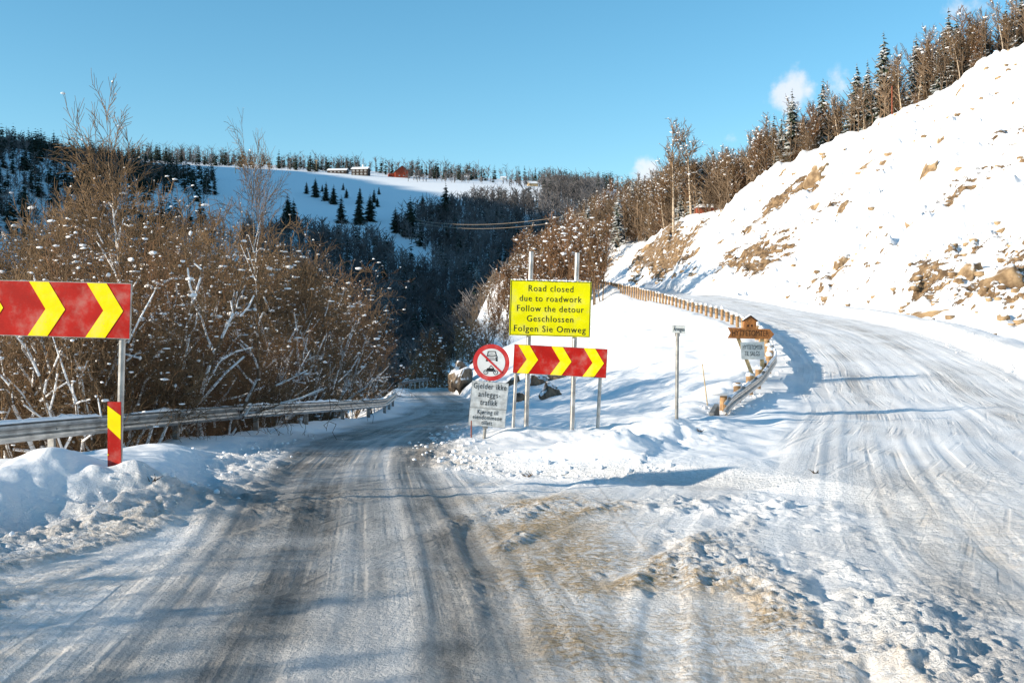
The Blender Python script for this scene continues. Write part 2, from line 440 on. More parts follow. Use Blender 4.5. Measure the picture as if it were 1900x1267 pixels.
M_ROCKD = snow_topped('grey_brown_rock', (.07, .055, .045), (.22, .17, .12), 2.2, .5, .75, 1.6)
M_NEEDLE = snow_topped('spruce_needles', (.012, .025, .014), (.04, .06, .028), 3.0, .62, 1.05, 1.1, amount=.85, bump=0)
M_NEEDLE_D = snow_topped('spruce_needles_dark', (.010, .02, .014), (.028, .042, .026), 3.0, .9, 1.3, 1.2, amount=.5, bump=0)
M_TWIG = simple('brown_twigs', (.215, .138, .074), .85, var=.3, scale=1.2)
M_TWIG2 = simple('red_brown_twigs', (.20, .11, .055), .85, var=.3, scale=.8)
M_TWIGH = simple('hillside_twigs', (.22, .155, .10), .9, var=.3, scale=.1)
M_TWIGF = simple('far_twigs', (.15, .14, .14), .9, var=.3, scale=.05)
M_BARK = simple('grey_brown_bark', (.17, .125, .085), .9, var=.3, scale=5, bump=.5)
def make_birch():
    m, nt, b = new_mat('birch_bark')
    t = nt.nodes.new('ShaderNodeTexCoord')
    mp = N(nt, 'ShaderNodeMapping'); mp.inputs['Scale'].default_value = (3, 3, 9); nt.links.new(t.outputs['Object'], mp.inputs[0])
    n = noise_(nt, 1, 5, .6, mp.outputs[0])
    nt.links.new(mixc(nt, ramp(nt, n, .42, .52), (.16, .11, .075), (.58, .47, .34)), b.inputs['Base Color'])
    b.inputs['Roughness'].default_value = .8
    return m
M_BIRCH = make_birch()
M_STEEL = simple('galvanised_steel', (.42, .42, .41), .42, .75, .18, 4, .1)
M_STEELD = simple('weathered_steel', (.30, .30, .29), .5, .6, .2, 6, .1)
M_TIMBER = simple('orange_brown_timber', (.38, .235, .12), .8, var=.22, scale=9, bump=.4)
M_PLANK = simple('stained_orange_plank', (.42, .16, .045), .7, var=.2, scale=12, bump=.4)
M_PALEWOOD = simple('pale_raw_timber', (.52, .38, .20), .8, var=.2, scale=10, bump=.3)
M_RED = simple('red_sign_film', (.40, .010, .006), .5, var=.12, scale=3, spec=.15, grime=.3)
M_YEL = simple('yellow_sign_film', (.86, .68, .0), .5, var=.05, scale=4, spec=.12, grime=.3)
M_LEMON = simple('lemon_sign_film', (.70, .68, .0), .5, var=.05, scale=3, spec=.12, grime=.3)
M_SIGNRED = simple('round_sign_red', (.55, .03, .03), .4, var=.08, scale=6, grime=.3)
M_WHITE = simple('white_sign_film', (.70, .72, .72), .45, var=.06, scale=7, grime=.3)
M_GREYW = simple('shaded_white_sign_film', (.50, .53, .54), .5, var=.16, scale=9, grime=.3)  # white film with the text plates' shade put into its grey
M_BLACK = simple('black_lettering', (.012, .012, .012), .5, var=.1)
M_BROWNPAINT = simple('dark_brown_lettering', (.06, .022, .01), .7, var=.1)
M_PALE = simple('grey_white_board', (.60, .62, .60), .6, var=.08, scale=9)
M_REDPAINT = simple('red_barn_boards', (.30, .055, .025), .8, var=.25, scale=2)
M_DARKWALL = simple('dark_brown_boards', (.045, .032, .025), .8, var=.3, scale=1)
M_WHITEPAINT = simple('white_paint', (.75, .74, .70), .6, var=.05)
M_GLASS = simple('window_glass', (.05, .06, .08), .15, var=.1, spec=.6)
M_WIRE = simple('bare_wire', (.45, .36, .27), .5, .3)
M_STAKE = simple('red_brown_stake', (.30, .08, .04), .8, var=.15)
M_DIRT = simple('dark_litter', (.06, .04, .025), .9, var=.3, scale=30)

# ------------------------------------------------------------------ object helpers
def mesh_np(name, V, F, mat=None, smooth_=False):
    """V (n,3); F list of int arrays (m,k)"""
    me = bpy.data.meshes.new(name)
    V = np.asarray(V, np.float32)
    if not isinstance(F, list): F = [F]
    F = [np.asarray(f, np.int32) for f in F if len(f)]
    nl = sum(f.size for f in F); nf = sum(len(f) for f in F)
    me.vertices.add(len(V)); me.vertices.foreach_set('co', V.ravel())
    me.loops.add(nl); me.polygons.add(nf)
    me.loops.foreach_set('vertex_index', np.concatenate([f.ravel() for f in F]))
    starts = []; s = 0
    for f in F:
        k = f.shape[1]; starts.append(np.arange(len(f)) * k + s); s += f.size
    me.polygons.foreach_set('loop_start', np.concatenate(starts).astype(np.int32))
    me.update(calc_edges=True)
    if smooth_: me.polygons.foreach_set('use_smooth', np.ones(nf, bool))
    if mat: me.materials.append(mat)
    return me

def link(name, me, parent=None, loc=(0, 0, 0), rot=(0, 0, 0), sc=None):
    o = bpy.data.objects.new(name, me)
    o.location = loc; o.rotation_euler = rot
    if sc is not None: o.scale = sc if hasattr(sc, '__len__') else (sc, sc, sc)
    if parent is not None: o.parent = parent
    col.objects.link(o)
    return o

def tag(o, label, cat, group=None):
    o['label'] = label; o['category'] = cat
    if group: o['group'] = group
    return o

def thing(name, label, cat, loc=(0, 0, 0), rot=(0, 0, 0), group=None, sc=None):
    o = link(name, None, None, loc, rot, sc)
    o.empty_display_size = .2
    return tag(o, label, cat, group)

def copy_tree(o, parent=None):
    c = o.copy(); col.objects.link(c)
    if parent is not None: c.parent = parent
    for ch in o.children: copy_tree(ch, c)
    return c

class MB:
    """collects simple solids into one mesh"""
    def __init__(s): s.v = []; s.f = []
    def add(s, V, F):
        n = len(s.v); s.v += [tuple(map(float, p)) for p in V]; s.f += [tuple(i + n for i in f) for f in F]; return s
    def box(s, x0, x1, y0, y1, z0, z1):
        return s.add([(x0, y0, z0), (x1, y0, z0), (x1, y1, z0), (x0, y1, z0), (x0, y0, z1), (x1, y0, z1), (x1, y1, z1), (x0, y1, z1)],
                     [(0, 3, 2, 1), (4, 5, 6, 7), (0, 1, 5, 4), (1, 2, 6, 5), (2, 3, 7, 6), (3, 0, 4, 7)])
    def prism(s, poly, y0, y1):
        """polygon in x,z (counter-clockwise seen from -y) pushed from y0 (front) to y1"""
        n = len(poly)
        V = [(x, y0, z) for x, z in poly] + [(x, y1, z) for x, z in poly]
        F = [tuple(range(n)), tuple(range(2 * n - 1, n - 1, -1))] + [(i, i + n, (i + 1) % n + n, (i + 1) % n) for i in range(n)]
        return s.add(V, F)
    def tube(s, p0, p1, r0, r1=None, k=10, cap=True):
        r1 = r0 if r1 is None else r1
        p0 = Vector(p0); p1 = Vector(p1); d = (p1 - p0).normalized()
        a = d.orthogonal().normalized(); b = d.cross(a)
        V = [p0 + (a * math.cos(2 * math.pi * i / k) + b * math.sin(2 * math.pi * i / k)) * r0 for i in range(k)] + \
            [p1 + (a * math.cos(2 * math.pi * i / k) + b * math.sin(2 * math.pi * i / k)) * r1 for i in range(k)]
        F = [(i, (i + 1) % k, (i + 1) % k + k, i + k) for i in range(k)]
        if cap: F += [tuple(range(k - 1, -1, -1)), tuple(range(k, 2 * k))]
        return s.add(V, F)
    def ring(s, cx, cz, r0, r1, y, k=40, a0=0.0, a1=2 * math.pi, th=.002):
        full = abs(a1 - a0 - 2 * math.pi) < 1e-6
        n = k if full else k + 1
        V = []
        for yy in (y, y + th):
            for i in range(n):
                a = a0 + (a1 - a0) * i / k
                V += [(cx + r0 * math.cos(a), yy, cz + r0 * math.sin(a)), (cx + r1 * math.cos(a), yy, cz + r1 * math.sin(a))]
        F = []
        for i in range(k):
            j = (i + 1) % n
            F.append((2 * i, 2 * i + 1, 2 * j + 1, 2 * j))
            o = 2 * n
            F.append((o + 2 * j, o + 2 * j + 1, o + 2 * i + 1, o + 2 * i))
            F.append((2 * i + 1, o + 2 * i + 1, o + 2 * j + 1, 2 * j + 1)); F.append((2 * j, o + 2 * j, o + 2 * i, 2 * i))
        return s.add(V, F)
    def mesh(s, name, mat, smooth_=False):
        me = bpy.data.meshes.new(name); me.from_pydata(s.v, [], s.f)
        me.materials.append(mat)
        bm = bmesh.new(); bm.from_mesh(me); bmesh.ops.recalc_face_normals(bm, faces=bm.faces); bm.to_mesh(me); bm.free()
        if smooth_:
            for p in me.polygons: p.use_smooth = True
        return me
    def build(s, name, mat, parent=None, loc=(0, 0, 0), rot=(0, 0, 0), smooth_=False):
        return link(name, s.mesh(name, mat, smooth_), parent, loc, rot)

def text_part(name, body, size, mat, parent, x, y, z, spacing=1.0, width=None, rot=0.0):
    """flat lettering, each word a mesh of its own"""
    cu = bpy.data.curves.new(name, 'FONT')
    cu.body = body; cu.size = size; cu.align_x = 'CENTER'; cu.align_y = 'CENTER'; cu.extrude = .0015; cu.space_character = spacing
    cu.resolution_u = 3
    tmp = bpy.data.objects.new(name, cu); col.objects.link(tmp)
    dg = bpy.context.evaluated_depsgraph_get(); dg.update()
    me = bpy.data.meshes.new_from_object(tmp.evaluated_get(dg))
    bpy.data.objects.remove(tmp)
    V = np.array([v.co[:] for v in me.vertices]); P = [tuple(p.vertices) for p in me.polygons]
    bpy.data.meshes.remove(me)
    mid = (V[:, 0].min() + V[:, 0].max()) / 2; V[:, 0] -= mid
    if width: V[:, 0] *= width / (V[:, 0].max() - V[:, 0].min())
    lo = np.array([V[list(p), 0].min() for p in P]); hi = np.array([V[list(p), 0].max() for p in P])
    order = np.argsort(lo); words = []; reach = None; gaps = []
    for i in order:
        if reach is not None and lo[i] > reach: gaps.append((lo[i] - reach, (lo[i] + reach) / 2))
        reach = hi[i] if reach is None else max(reach, hi[i])
    cuts = sorted(c for g, c in sorted(gaps, reverse=True)[:body.count(' ')])
    for k in range(len(cuts) + 1):
        l = cuts[k - 1] if k else -1e9; h = cuts[k] if k < len(cuts) else 1e9
        sel = [P[i] for i in range(len(P)) if l <= (lo[i] + hi[i]) / 2 < h]
        used = sorted({v for p in sel for v in p}); mp = {v: i for i, v in enumerate(used)}
        m2 = bpy.data.meshes.new(name); m2.from_pydata([tuple(V[v]) for v in used], [], [tuple(mp[v] for v in p) for p in sel]); m2.materials.append(mat)
        link(name, m2, parent, (x, y, z), (R(90), rot, 0))

def unit_ico(sub):
    bm = bmesh.new(); bmesh.ops.create_icosphere(bm, subdivisions=sub, radius=1)
    V = np.array([v.co[:] for v in bm.verts]); F = np.array([[v.index for v in f.verts] for f in bm.faces]); bm.free()
    return V, F
ICO = {k: unit_ico(k) for k in (1, 2, 3, 4)}

def blobs(C, S, rng, sub=1, jit=.25):
    """many irregular lumps: centres C (n,3), sizes S (n,3) -> V,F"""
    V0, F0 = ICO[sub]
    n, k = len(C), len(V0)
    ang = rng.uniform(0, 6.28, n); ca, sa = np.cos(ang), np.sin(ang)
    j = 1 + rng.uniform(-jit, jit, (n, k))
    V = V0[None] * j[..., None] * S[:, None, :]
    X = V[..., 0] * ca[:, None] - V[..., 1] * sa[:, None]; Yv = V[..., 0] * sa[:, None] + V[..., 1] * ca[:, None]
    V = np.stack([X, Yv, V[..., 2]], -1) + C[:, None, :]
    F = F0[None] + (np.arange(n) * k)[:, None, None]
    return V.reshape(-1, 3), F.reshape(-1, 3)

def tubes(P0, P1, R0, R1, k=3):
    """many thin tapered sticks -> V,F(quads)"""
    P0 = np.asarray(P0, float); P1 = np.asarray(P1, float); R0 = np.asarray(R0, float); R1 = np.asarray(R1, float)
    d = P1 - P0; d /= np.maximum(np.linalg.norm(d, axis=1, keepdims=True), 1e-9)
    ref = np.where(np.abs(d[:, 2:3]) > .9, np.array([[1., 0, 0]]), np.array([[0, 0, 1.]]))
    a = np.cross(d, ref); a /= np.linalg.norm(a, axis=1, keepdims=True); b = np.cross(d, a)
    n = len(P0); V = np.zeros((n, 2 * k, 3))
    for i in range(k):
        c, s = math.cos(2 * math.pi * i / k), math.sin(2 * math.pi * i / k)
        o = a * c + b * s
        V[:, i] = P0 + o * R0[:, None]; V[:, i + k] = P1 + o * R1[:, None]
    q = np.array([[i, (i + 1) % k, (i + 1) % k + k, i + k] for i in range(k)])
    F = q[None] + (np.arange(n) * 2 * k)[:, None, None]
    return V.reshape(-1, 3), F.reshape(-1, 4)

# ------------------------------------------------------------------ ground sheet, split into the setting's pieces
def build_ground():
    rr = [1.6]
    while rr[-1] < 17: rr.append(rr[-1] * (1.0048 if rr[-1] > 5 else 1.012))
    while rr[-1] < 140: rr.append(rr[-1] * 1.0080)
    while rr[-1] < 4200: rr.append(rr[-1] * 1.021)
    rr = np.array(rr)
    ang = np.concatenate([np.linspace(-180, -36, 58, endpoint=False), np.linspace(-36, -29, 14, endpoint=False), np.linspace(-29, 29, 500, endpoint=False), np.linspace(29, 36, 14, endpoint=False), np.linspace(36, 180, 58, endpoint=False)])
    A = np.radians(ang)
    Rg, Ag = np.meshgrid(rr, A, indexing='ij')
    X = Rg * np.sin(Ag); Y = Rg * np.cos(Ag)
    nr, na = X.shape
    Z = np.zeros_like(X)
    for i in range(0, nr, 64):
        Z[i:i + 64] = H(X[i:i + 64], Y[i:i + 64])
    GRID.update(r=rr, a=ang, Z=Z)
    V = np.stack([X, Y, Z], -1)
    # normals from central differences on the grid
    dr = np.gradient(V, axis=0)
    da = np.roll(V, -1, 1) - np.roll(V, 1, 1)
    nrm = np.cross(da, dr); nrm /= np.maximum(np.linalg.norm(nrm, axis=2, keepdims=True), 1e-9)
    nrm *= np.sign(nrm[..., 2:3] + 1e-12)
    # surface attributes
    t1, t2 = tl(X, Y), tr(X, Y)
    w = fbm(X * .9, Y * .5, 81, 4) * .9
    s1 = vnoise(t1 * 2.2, Y * .05, 83) + .6 * vnoise(t1 * 6, Y * .08, 85)
    hw = np.interp(Y, [0, 6, 10, 17, 25, 130], [1.5, 1.45, 1.4, 1.5, 1.6, 1.75])
    ice = (1 - smooth(hw - .45, hw + .35, np.abs(t1 + w * .35))) * (Y < 118) * np.clip(.8 + .7 * s1, .15, 1)
    ice = ice * (.85 + .15 * smooth(-.4, .2, w))
    junc = (1 - smooth(14.0, 16.6, Y)) * smooth(-.4, .4, X - LB(Y))
    g = smooth(-.5, .4, X + .12 * (Y - 8)) * (1 - smooth(.9, 2.6, X + .16 * (Y - 8) + w * 1.3)) * (1 - smooth(12, 16, Y)) * 1.7
    g += .45 * np.exp(-((t1 + 2.6) / 1.4) ** 2) * (Y < 14) * smooth(-.2, .5, X - LB(Y))
    g += .55 * np.exp(-((t1 - 1.6) / .7) ** 2) * (1 - smooth(18, 26, Y)) * (Y > 8)
    g += .35 * np.exp(-((t2 + .8 + w) / .5) ** 2) * smooth(7, 9, Y) * (1 - smooth(14, 18, Y))
    cr = crumbly(X, Y)
    g = np.clip(g * (.5 + .7 * cr + .7 * w), 0, 1)
    up = (1 - smooth(3.0, 3.8, np.abs(t2))) * (Y < 214)
    lane = np.maximum(np.exp(-((np.abs(t2 + .2) - 1.5) / .65) ** 2), .25)
    pack = np.clip(np.maximum(up * (.45 + .6 * lane), junc * .5) + .4 * (1 - smooth(1.6, 2.4, np.abs(t1))) * (Y < 126), 0, 1)
    pack = pack * np.clip(.75 + .8 * w, .3, 1)
    d2 = X - (cR(Y) + FOOT(Y))
    cut = smooth(-.3, 2.5, d2) * (1 - smooth(-1, 4, X - XT(Y))) * smooth(10, 28, Y) * (1 - smooth(190, 215, Y))
    band = fbm(X * .09, Y * .09, 91, 3)
    rock = cut * np.clip(.30 + 1.5 * band + .42 * (1 - smooth(0, 15, d2)) + .12 * smooth(150, 172, Y) + .12 * smooth(80, 110, Y) * (1 - smooth(3, 15, d2)), .03, 1)
    # lane coordinates for streaks: across, along
    use2 = smooth(-.8, .8, np.abs(t1) - np.abs(t2) * .45 - .8)
    ac = np.where(use2 > .5, t2, t1)
    ac = ac + fbm(X * .12, Y * .12, 87, 2) * .3
    lanev = np.stack([ac * 2.6, Y * .34, use2.round()], -1)
    tb = X - np.interp(Y, [0, 4, 8, 12, 16, 20, 26, 34, 60], [-.2, .3, 1.2, 3.0, 5.2, 7.4, 10, 12.6, 16])
    tb = tb + fbm(X * .12, Y * .12, 89, 2) * .3
    lane_b = np.stack([tb * 2.6, Y * .34, np.full_like(X, 5.0)], -1)
    churn = np.clip(junc * .35 + cr * .8 + np.exp(-((X - LB(Y) - .1) / .7) ** 2) * (Y < 26) + np.exp(-((X - AIS(Y)) / .6) ** 2) * (Y > 14) * (Y < 36) + np.exp(-((t2 - 4) / .7) ** 2) * (Y > 12) * (Y < 80), 0, 1)
    # which piece of the setting a quad belongs to
    Xc = (X[:-1] + X[1:]) / 2; Yc = (Y[:-1] + Y[1:]) / 2
    Xc = (Xc + np.roll(Xc, -1, 1)) / 2; Yc = (Yc + np.roll(Yc, -1, 1)) / 2
    T1, T2 = tl(Xc, Yc), tr(Xc, Yc)
    piece = np.full(Xc.shape, 2)
    piece[Yc > 215] = 3
    piece[(np.abs(T2) < 3.6) & (Yc < 212) & (Yc > -60)] = 1
    piece[(Xc > LB(Yc)) & (Yc < 15.6) & (Yc > -60) & (T2 < 3.6)] = 1
    piece[(np.abs(T1) < 1.75) & (Yc < 124) & (Yc > -60)] = 0
    idx = np.arange(nr * na).reshape(nr, na)
    q = np.stack([idx[:-1], idx[1:], np.roll(idx, -1, 1)[1:], np.roll(idx, -1, 1)[:-1]], -1)[..., ::-1]
    Vf = V.reshape(-1, 3); Nf = nrm.reshape(-1, 3)
    att = {'ice': ice, 'grit': g, 'pack': pack, 'rock': rock, 'churn': churn}
    # plug under the viewpoint
    ring = idx[0]
    for k, nm in enumerate(('road', 'side_road', 'snow_ground', 'hillside')):
        F = q[piece == k]
        Fs = [F]
        used = np.unique(F)
        if k == 0: used = np.unique(np.concatenate([used, ring]))
        mp = np.full(len(Vf), -1, np.int64); mp[used] = np.arange(len(used))
        VV = Vf[used]; NN = Nf[used]
        FF = [mp[F]]
        if k == 0:
            VV = np.vstack([VV, [[0, 0, float(Z[0].mean())]]]); NN = np.vstack([NN, [[0, 0, 1]]])
            r_ = mp[ring]; FF.append(np.stack([r_, np.roll(r_, -1), np.full(len(r_), len(VV) - 1)], -1))
        me = mesh_np(nm, VV, FF, M_GROUND, True)
        for an, av in att.items():
            vals = av.reshape(-1)[used]
            if k == 0: vals = np.append(vals, vals.mean())
            at = me.attributes.new(an, 'FLOAT', 'POINT'); at.data.foreach_set('value', vals.astype(np.float32))
        for an, av in (('lane', lanev), ('lane_b', lane_b)):
            vv = av.reshape(-1, 3)[used]
            if k == 0: vv = np.vstack([vv, [[0, 0, 0]]])
            at = me.attributes.new(an, 'FLOAT_VECTOR', 'POINT'); at.data.foreach_set('vector', vv.astype(np.float32).ravel())
        me.normals_split_custom_set_from_vertices(NN.astype(np.float32))
        o = link(nm, me)
        o['kind'] = 'structure'
build_ground()
#@@END_TERRAIN
# ------------------------------------------------------------------ signs
def px_x(px, D): return (px - 950) / FPX * D
def px_z(py, D): return CAM_H + (HORIZ - py) / FPX * D

def chevron_mesh(w, h):
    """one yellow arrowhead band pointing right, of stroke w in a board of height h"""
    k = h * .33
    poly = [(-w / 2 - k / 2, -h / 2), (w / 2 - k / 2, -h / 2), (w / 2 + k / 2, 0), (w / 2 - k / 2, h / 2), (-w / 2 - k / 2, h / 2), (-w / 2 + k / 2, 0)]
    return MB().prism(poly, -.004, 0).mesh('chevron', M_YEL)

def chevron_board(root, cx, cz, L, h, centres, w):
    board = MB().box(-L / 2, L / 2, 0, .022, -h / 2, h / 2).build('board', M_RED, root, (cx, 0, cz))
    me = chevron_mesh(w, h)
    for c in centres:
        link('chevron', me, board, (c, -.0015, 0))
    rim = MB()
    rim.box(-L / 2 - .006, L / 2 + .006, .002, .03, h / 2, h / 2 + .008).box(-L / 2 - .006, L / 2 + .006, .002, .03, -h / 2 - .008, -h / 2)
    rim.box(-L / 2 - .008, -L / 2, .002, .03, -h / 2, h / 2).box(L / 2, L / 2 + .008, .002, .03, -h / 2, h / 2)
    rim.build('edge_trim', M_STEELD, board)
    return board

def post(root, x, z0, z1, r, mat=M_STEEL, y=.06):
    m = MB().tube((x, y, z0), (x, y, z1), r, r, 14).tube((x, y, z1), (x, y, z1 + .012), r * 1.08, r * .8, 14)
    return m.build('post', mat, root, smooth_=False)

def bracket(root, x, z, r, y=.06):
    return MB().box(x - r * 1.5, x + r * 1.5, .024, y + r * 1.25, z - .02, z + .02).build('bracket', M_STEELD, root)

# large chevron board on the left verge
D = 12.3
gx = px_x(217, D); gz = px_z(843, D)
s_ = D / FPX
lc = thing('chevron_sign', 'big red board with yellow chevrons cut off by the left picture edge', 'road sign', (gx, D, gz - .0), (0, R(1.6), R(-5)))
hB, LB_ = 101 * s_, 337 * s_
cz = px_z(577, D) - gz; cxb = px_x(66, D) - gx
bd = chevron_board(lc, cxb, cz, LB_, hB, [(-47 - 66) * s_, (74 - 66) * s_, (186 - 66) * s_], 38 * s_)
for xx in (0.0, -1.75):
    post(lc, xx, -.7, cz + hB / 2 - .02, .036)
    for zz in (cz - hB * .3, cz + hB * .3): bracket(lc, xx, zz, .036)
mk = MB().box(-.078, .078, -.045, -.03, -.28, 98 * s_).build('marker_plate', M_RED, lc, (-.012, .0, 0), (0, R(-1.6), 0))
mk['label'] = 'narrow upright plate with a slanting yellow band on red'
hm = 98 * s_
MB().prism([(-.078, hm * .52), (.078, hm * .29), (.078, hm * .74), (-.078, hm * .93)], -.0475, -.0455).build('stripe', M_YEL, mk)
MB().prism([(-.078, hm * .03), (-.06, hm * .0), (-.078, hm * -.02)], -.0475, -.0455).build('stripe', M_YEL, mk)

# red chevron board under the yellow notice
D = 21.4; s_ = D / FPX
gx = px_x(1040, D); gz = hz(gx, D)
cz = px_z(670, D) - gz
mc = thing('chevron_sign', 'red board with three yellow chevrons on thin posts beneath the lemon notice', 'road sign', (gx - .02, D, gz), (0, R(3.0), R(-4)))
hB, LB_ = 52.5 * s_, 172 * s_
off = px_x(1041, D) - gx - math.tan(R(3)) * cz
chevron_board(mc, off, cz, LB_, hB, [(-60) * s_, 2 * s_, 62 * s_], 21 * s_)
for xx in (-81 * s_, 76 * s_):
    post(mc, off + xx, -.9, cz + hB * .45, .034)
    for zz in (cz - hB * .3, cz + hB * .3): bracket(mc, off + xx, zz, .034)

# lemon road-closed notice
D = 22.4; s_ = D / FPX
gx = px_x(1018, D); gz = hz(gx, D)
ys = thing('road_closed_sign', 'lemon yellow notice reading Road closed on two tall steel posts', 'road sign', (gx, D, gz), (0, R(1.7), R(-3)))
cz = px_z(572.5, D) - gz; cxb = px_x(1021, D) - gx - math.tan(R(1.7)) * cz
wB, hB = 150 * s_, 103 * s_
bd = MB().box(-wB / 2, wB / 2, 0, .025, -hB / 2, hB / 2).build('board', M_LEMON, ys, (cxb, 0, cz))
bo = MB(); t = .011; e = .012
for (x0, x1, z0, z1) in ((-wB / 2 + e, wB / 2 - e, hB / 2 - e - t, hB / 2 - e), (-wB / 2 + e, wB / 2 - e, -hB / 2 + e, -hB / 2 + e + t), (-wB / 2 + e, -wB / 2 + e + t, -hB / 2 + e + t, hB / 2 - e - t), (wB / 2 - e - t, wB / 2 - e, -hB / 2 + e + t, hB / 2 - e - t)):
    bo.box(x0, x1, -.004, -.001, z0, z1)
bo.build('border', M_BLACK, bd)
for i, (txt, wpx) in enumerate((('Road closed', 83), ('due to roadwork', 115), ('Follow the detour', 124), ('Geschlossen', 86), ('Folgen Sie Omweg', 133))):
    text_part('lettering', txt, .185, M_BLACK, bd, 0, -.003, (36.2 - 18.7 * i) * s_, 1.15, wpx * s_)
for px in (976.5, 1062):
    x = px_x(px, D) - gx - .01
    post(ys, x, -.9, px_z(468, D) - gz, .05, y=.085)
    for zz in (cz - hB * .33, cz + hB * .33):
        MB().box(x - .085, x + .085, .026, .15, zz - .022, zz + .022).build('bracket', M_STEELD, ys)
# a little snow on the board's top edge
rng = np.random.default_rng(5)
n = 34; C = np.stack([np.linspace(-wB * .48, wB * .48, n), rng.normal(.012, .005, n), np.full(n, hB / 2 + .004)], -1)
S = np.stack([rng.uniform(.03, .06, n), rng.uniform(.012, .02, n), rng.uniform(.006, .026, n)], -1)
V, F = blobs(C, S, rng, 2, .15); link('snow', mesh_np('snow', V, F, M_SNOW, True), bd)['kind'] = 'stuff'

# round no-motor-vehicles sign with two text plates
D = 20.6; s_ = D / FPX
gx = px_x(898, D); gz = px_z(818, D)
gz = min(gz, hz(gx, D) + .02)
rs = thing('prohibition_sign', 'round red-rimmed sign with car and motorcycle above shaded white text plates', 'road sign', (gx, D, gz), (0, R(5.0), R(2)))
post(rs, 0, -.8, px_z(648, D) - gz, .03, M_STEELD)
def loc5(px, py):
    dx = px_x(px, D) - gx; dz = px_z(py, D) - gz
    c, s = math.cos(R(5)), math.sin(R(5))
    return dx * c - dz * s, dx * s + dz * c
rx, rz = loc5(911.5, 672.5)
rad = 34 * s_
disc = MB().tube((0, 0, 0), (0, .02, 0), rad, rad, 56).build('disc', M_SIGNRED, rs, (rx, 0, rz), (0, R(-5), 0))
face = MB().tube((0, -.0035, 0), (0, -.0005, 0), rad * .76, rad * .76, 56).build('disc_face', M_WHITE, disc)
# car seen from the front
car = MB(); k = rad / 34.0; y0, y1 = -.0065, -.004
def poly_line(mb, pts, w, closed=False):
    pts = [Vector((p[0], 0, p[1])) for p in pts]
    if closed: pts.append(pts[0])
    for a, b in zip(pts[:-1], pts[1:]):
        d = (b - a).normalized(); nrm = Vector((-d.z, 0, d.x)) * w / 2; ex = d * w * .45
        q = [a - ex - nrm, b + ex - nrm, b + ex + nrm, a - ex + nrm]
        mb.prism([(v.x, v.z) for v in q], y0, y1)
P = lambda x, z: (x * k, z * k)
poly_line(car, [P(-7.5, 12), P(-5.6, 20.3), P(7.4, 20.3), P(9.6, 12)], 1.5 * k)
poly_line(car, [P(-6, 12.2), P(8, 12.2)], 1.6 * k)
poly_line(car, [P(-8.8, 11.2), P(-8.8, 5.6), P(10.8, 5.6), P(10.8, 11.2)], 1.5 * k)
poly_line(car, [P(-3.5, 9.0), P(5.5, 9.0)], 1.1 * k); poly_line(car, [P(-5, 14.6), P(1, 16.2), P(7, 14.6)], .9 * k)
car.prism([P(-9.8, 2.2), P(-6.2, 2.2), P(-6.2, 5.6), P(-9.8, 5.6)], y0, y1); car.prism([P(8.2, 2.2), P(11.8, 2.2), P(11.8, 5.6), P(8.2, 5.6)], y0, y1)
car.prism([P(-8.4, 7), P(-5.8, 7), P(-5.2, 9.5), P(-8.4, 9.5)], y0, y1); car.prism([P(7.8, 7), P(10.4, 7), P(10.4, 9.5), P(7.2, 9.5)], y0, y1)
car.build('car_symbol', M_BLACK, disc)
mo = MB()
mo.ring(-10.2 * k, -17.8 * k, 3.2 * k, 4.4 * k, y0, 24); mo.ring(8.0 * k, -18.4 * k, 3.2 * k, 4.4 * k, y0, 24)
mo.prism([P(-9, -13), P(-5, -16.5), P(3, -16.8), P(5.5, -12.8), P(2.5, -10.6), P(-4.5, -10.2), P(-7.5, -10.6)], y0, y1)
poly_line(mo, [P(-10.2, -17.8), P(-6, -12)], 1.3 * k); poly_line(mo, [P(8, -18.4), P(3.5, -10), P(-.5, -5.6), P(-4, -10)], 1.2 * k)
mo.build('motorcycle_symbol', M_BLACK, disc)
a = R(-44)
bar = MB(); L = rad * .80
d = (math.cos(a), math.sin(a)); nn = (-d[1] * 1.9 * k, d[0] * 1.9 * k)
bar.prism([(-d[0] * L - nn[0], -d[1] * L - nn[1]), (d[0] * L - nn[0], d[1] * L - nn[1]), (d[0] * L + nn[0], d[1] * L + nn[1]), (-d[0] * L + nn[0], -d[1] * L + nn[1])], -.009, -.0066)
bar.build('slash', M_SIGNRED, disc)
def plate(px0, py0, wpx, hpx, lines, size):
    x, z = loc5(px0, py0)
    p = MB().box(-wpx * s_ / 2, wpx * s_ / 2, -.004, .012, -hpx * s_ / 2, hpx * s_ / 2).build('text_plate', M_GREYW, rs, (x, 0, z))
    for txt, dz, wp in lines:
        text_part('lettering', txt, size, M_BLACK, p, 0, -.0065, dz * s_, 1.12, wp * s_)
    fr = MB(); w2, h2 = wpx * s_ / 2, hpx * s_ / 2
    fr.box(-w2 - .006, w2 + .006, -.005, .014, h2 - .003, h2 + .004).box(-w2 - .006, w2 + .006, -.005, .014, -h2 - .004, -h2 + .003).box(-w2 - .006, -w2, -.005, .014, -h2 + .003, h2 - .003).box(w2, w2 + .006, -.005, .014, -h2 + .003, h2 - .003)
    fr.build('plate_edge', M_STEELD, p)
plate(908.0, 733, 67.5, 49, [('Gjelder ikke', 15.5, 61), ('anleggs-', 0.5, 41), ('trafikk', -14.5, 32)], .155)
plate(904.0, 774.5, 67.5, 33, [('Kjøring til', 9.5, 38), ('eiendommene', -.5, 54), ('tillatt', -10.2, 20)], .12)
MB().box(-.055, .055, .012, .1, -.03, .03).build('bracket', M_STEELD, rs, (loc5(900, 792)[0], 0, loc5(900, 792)[1]))

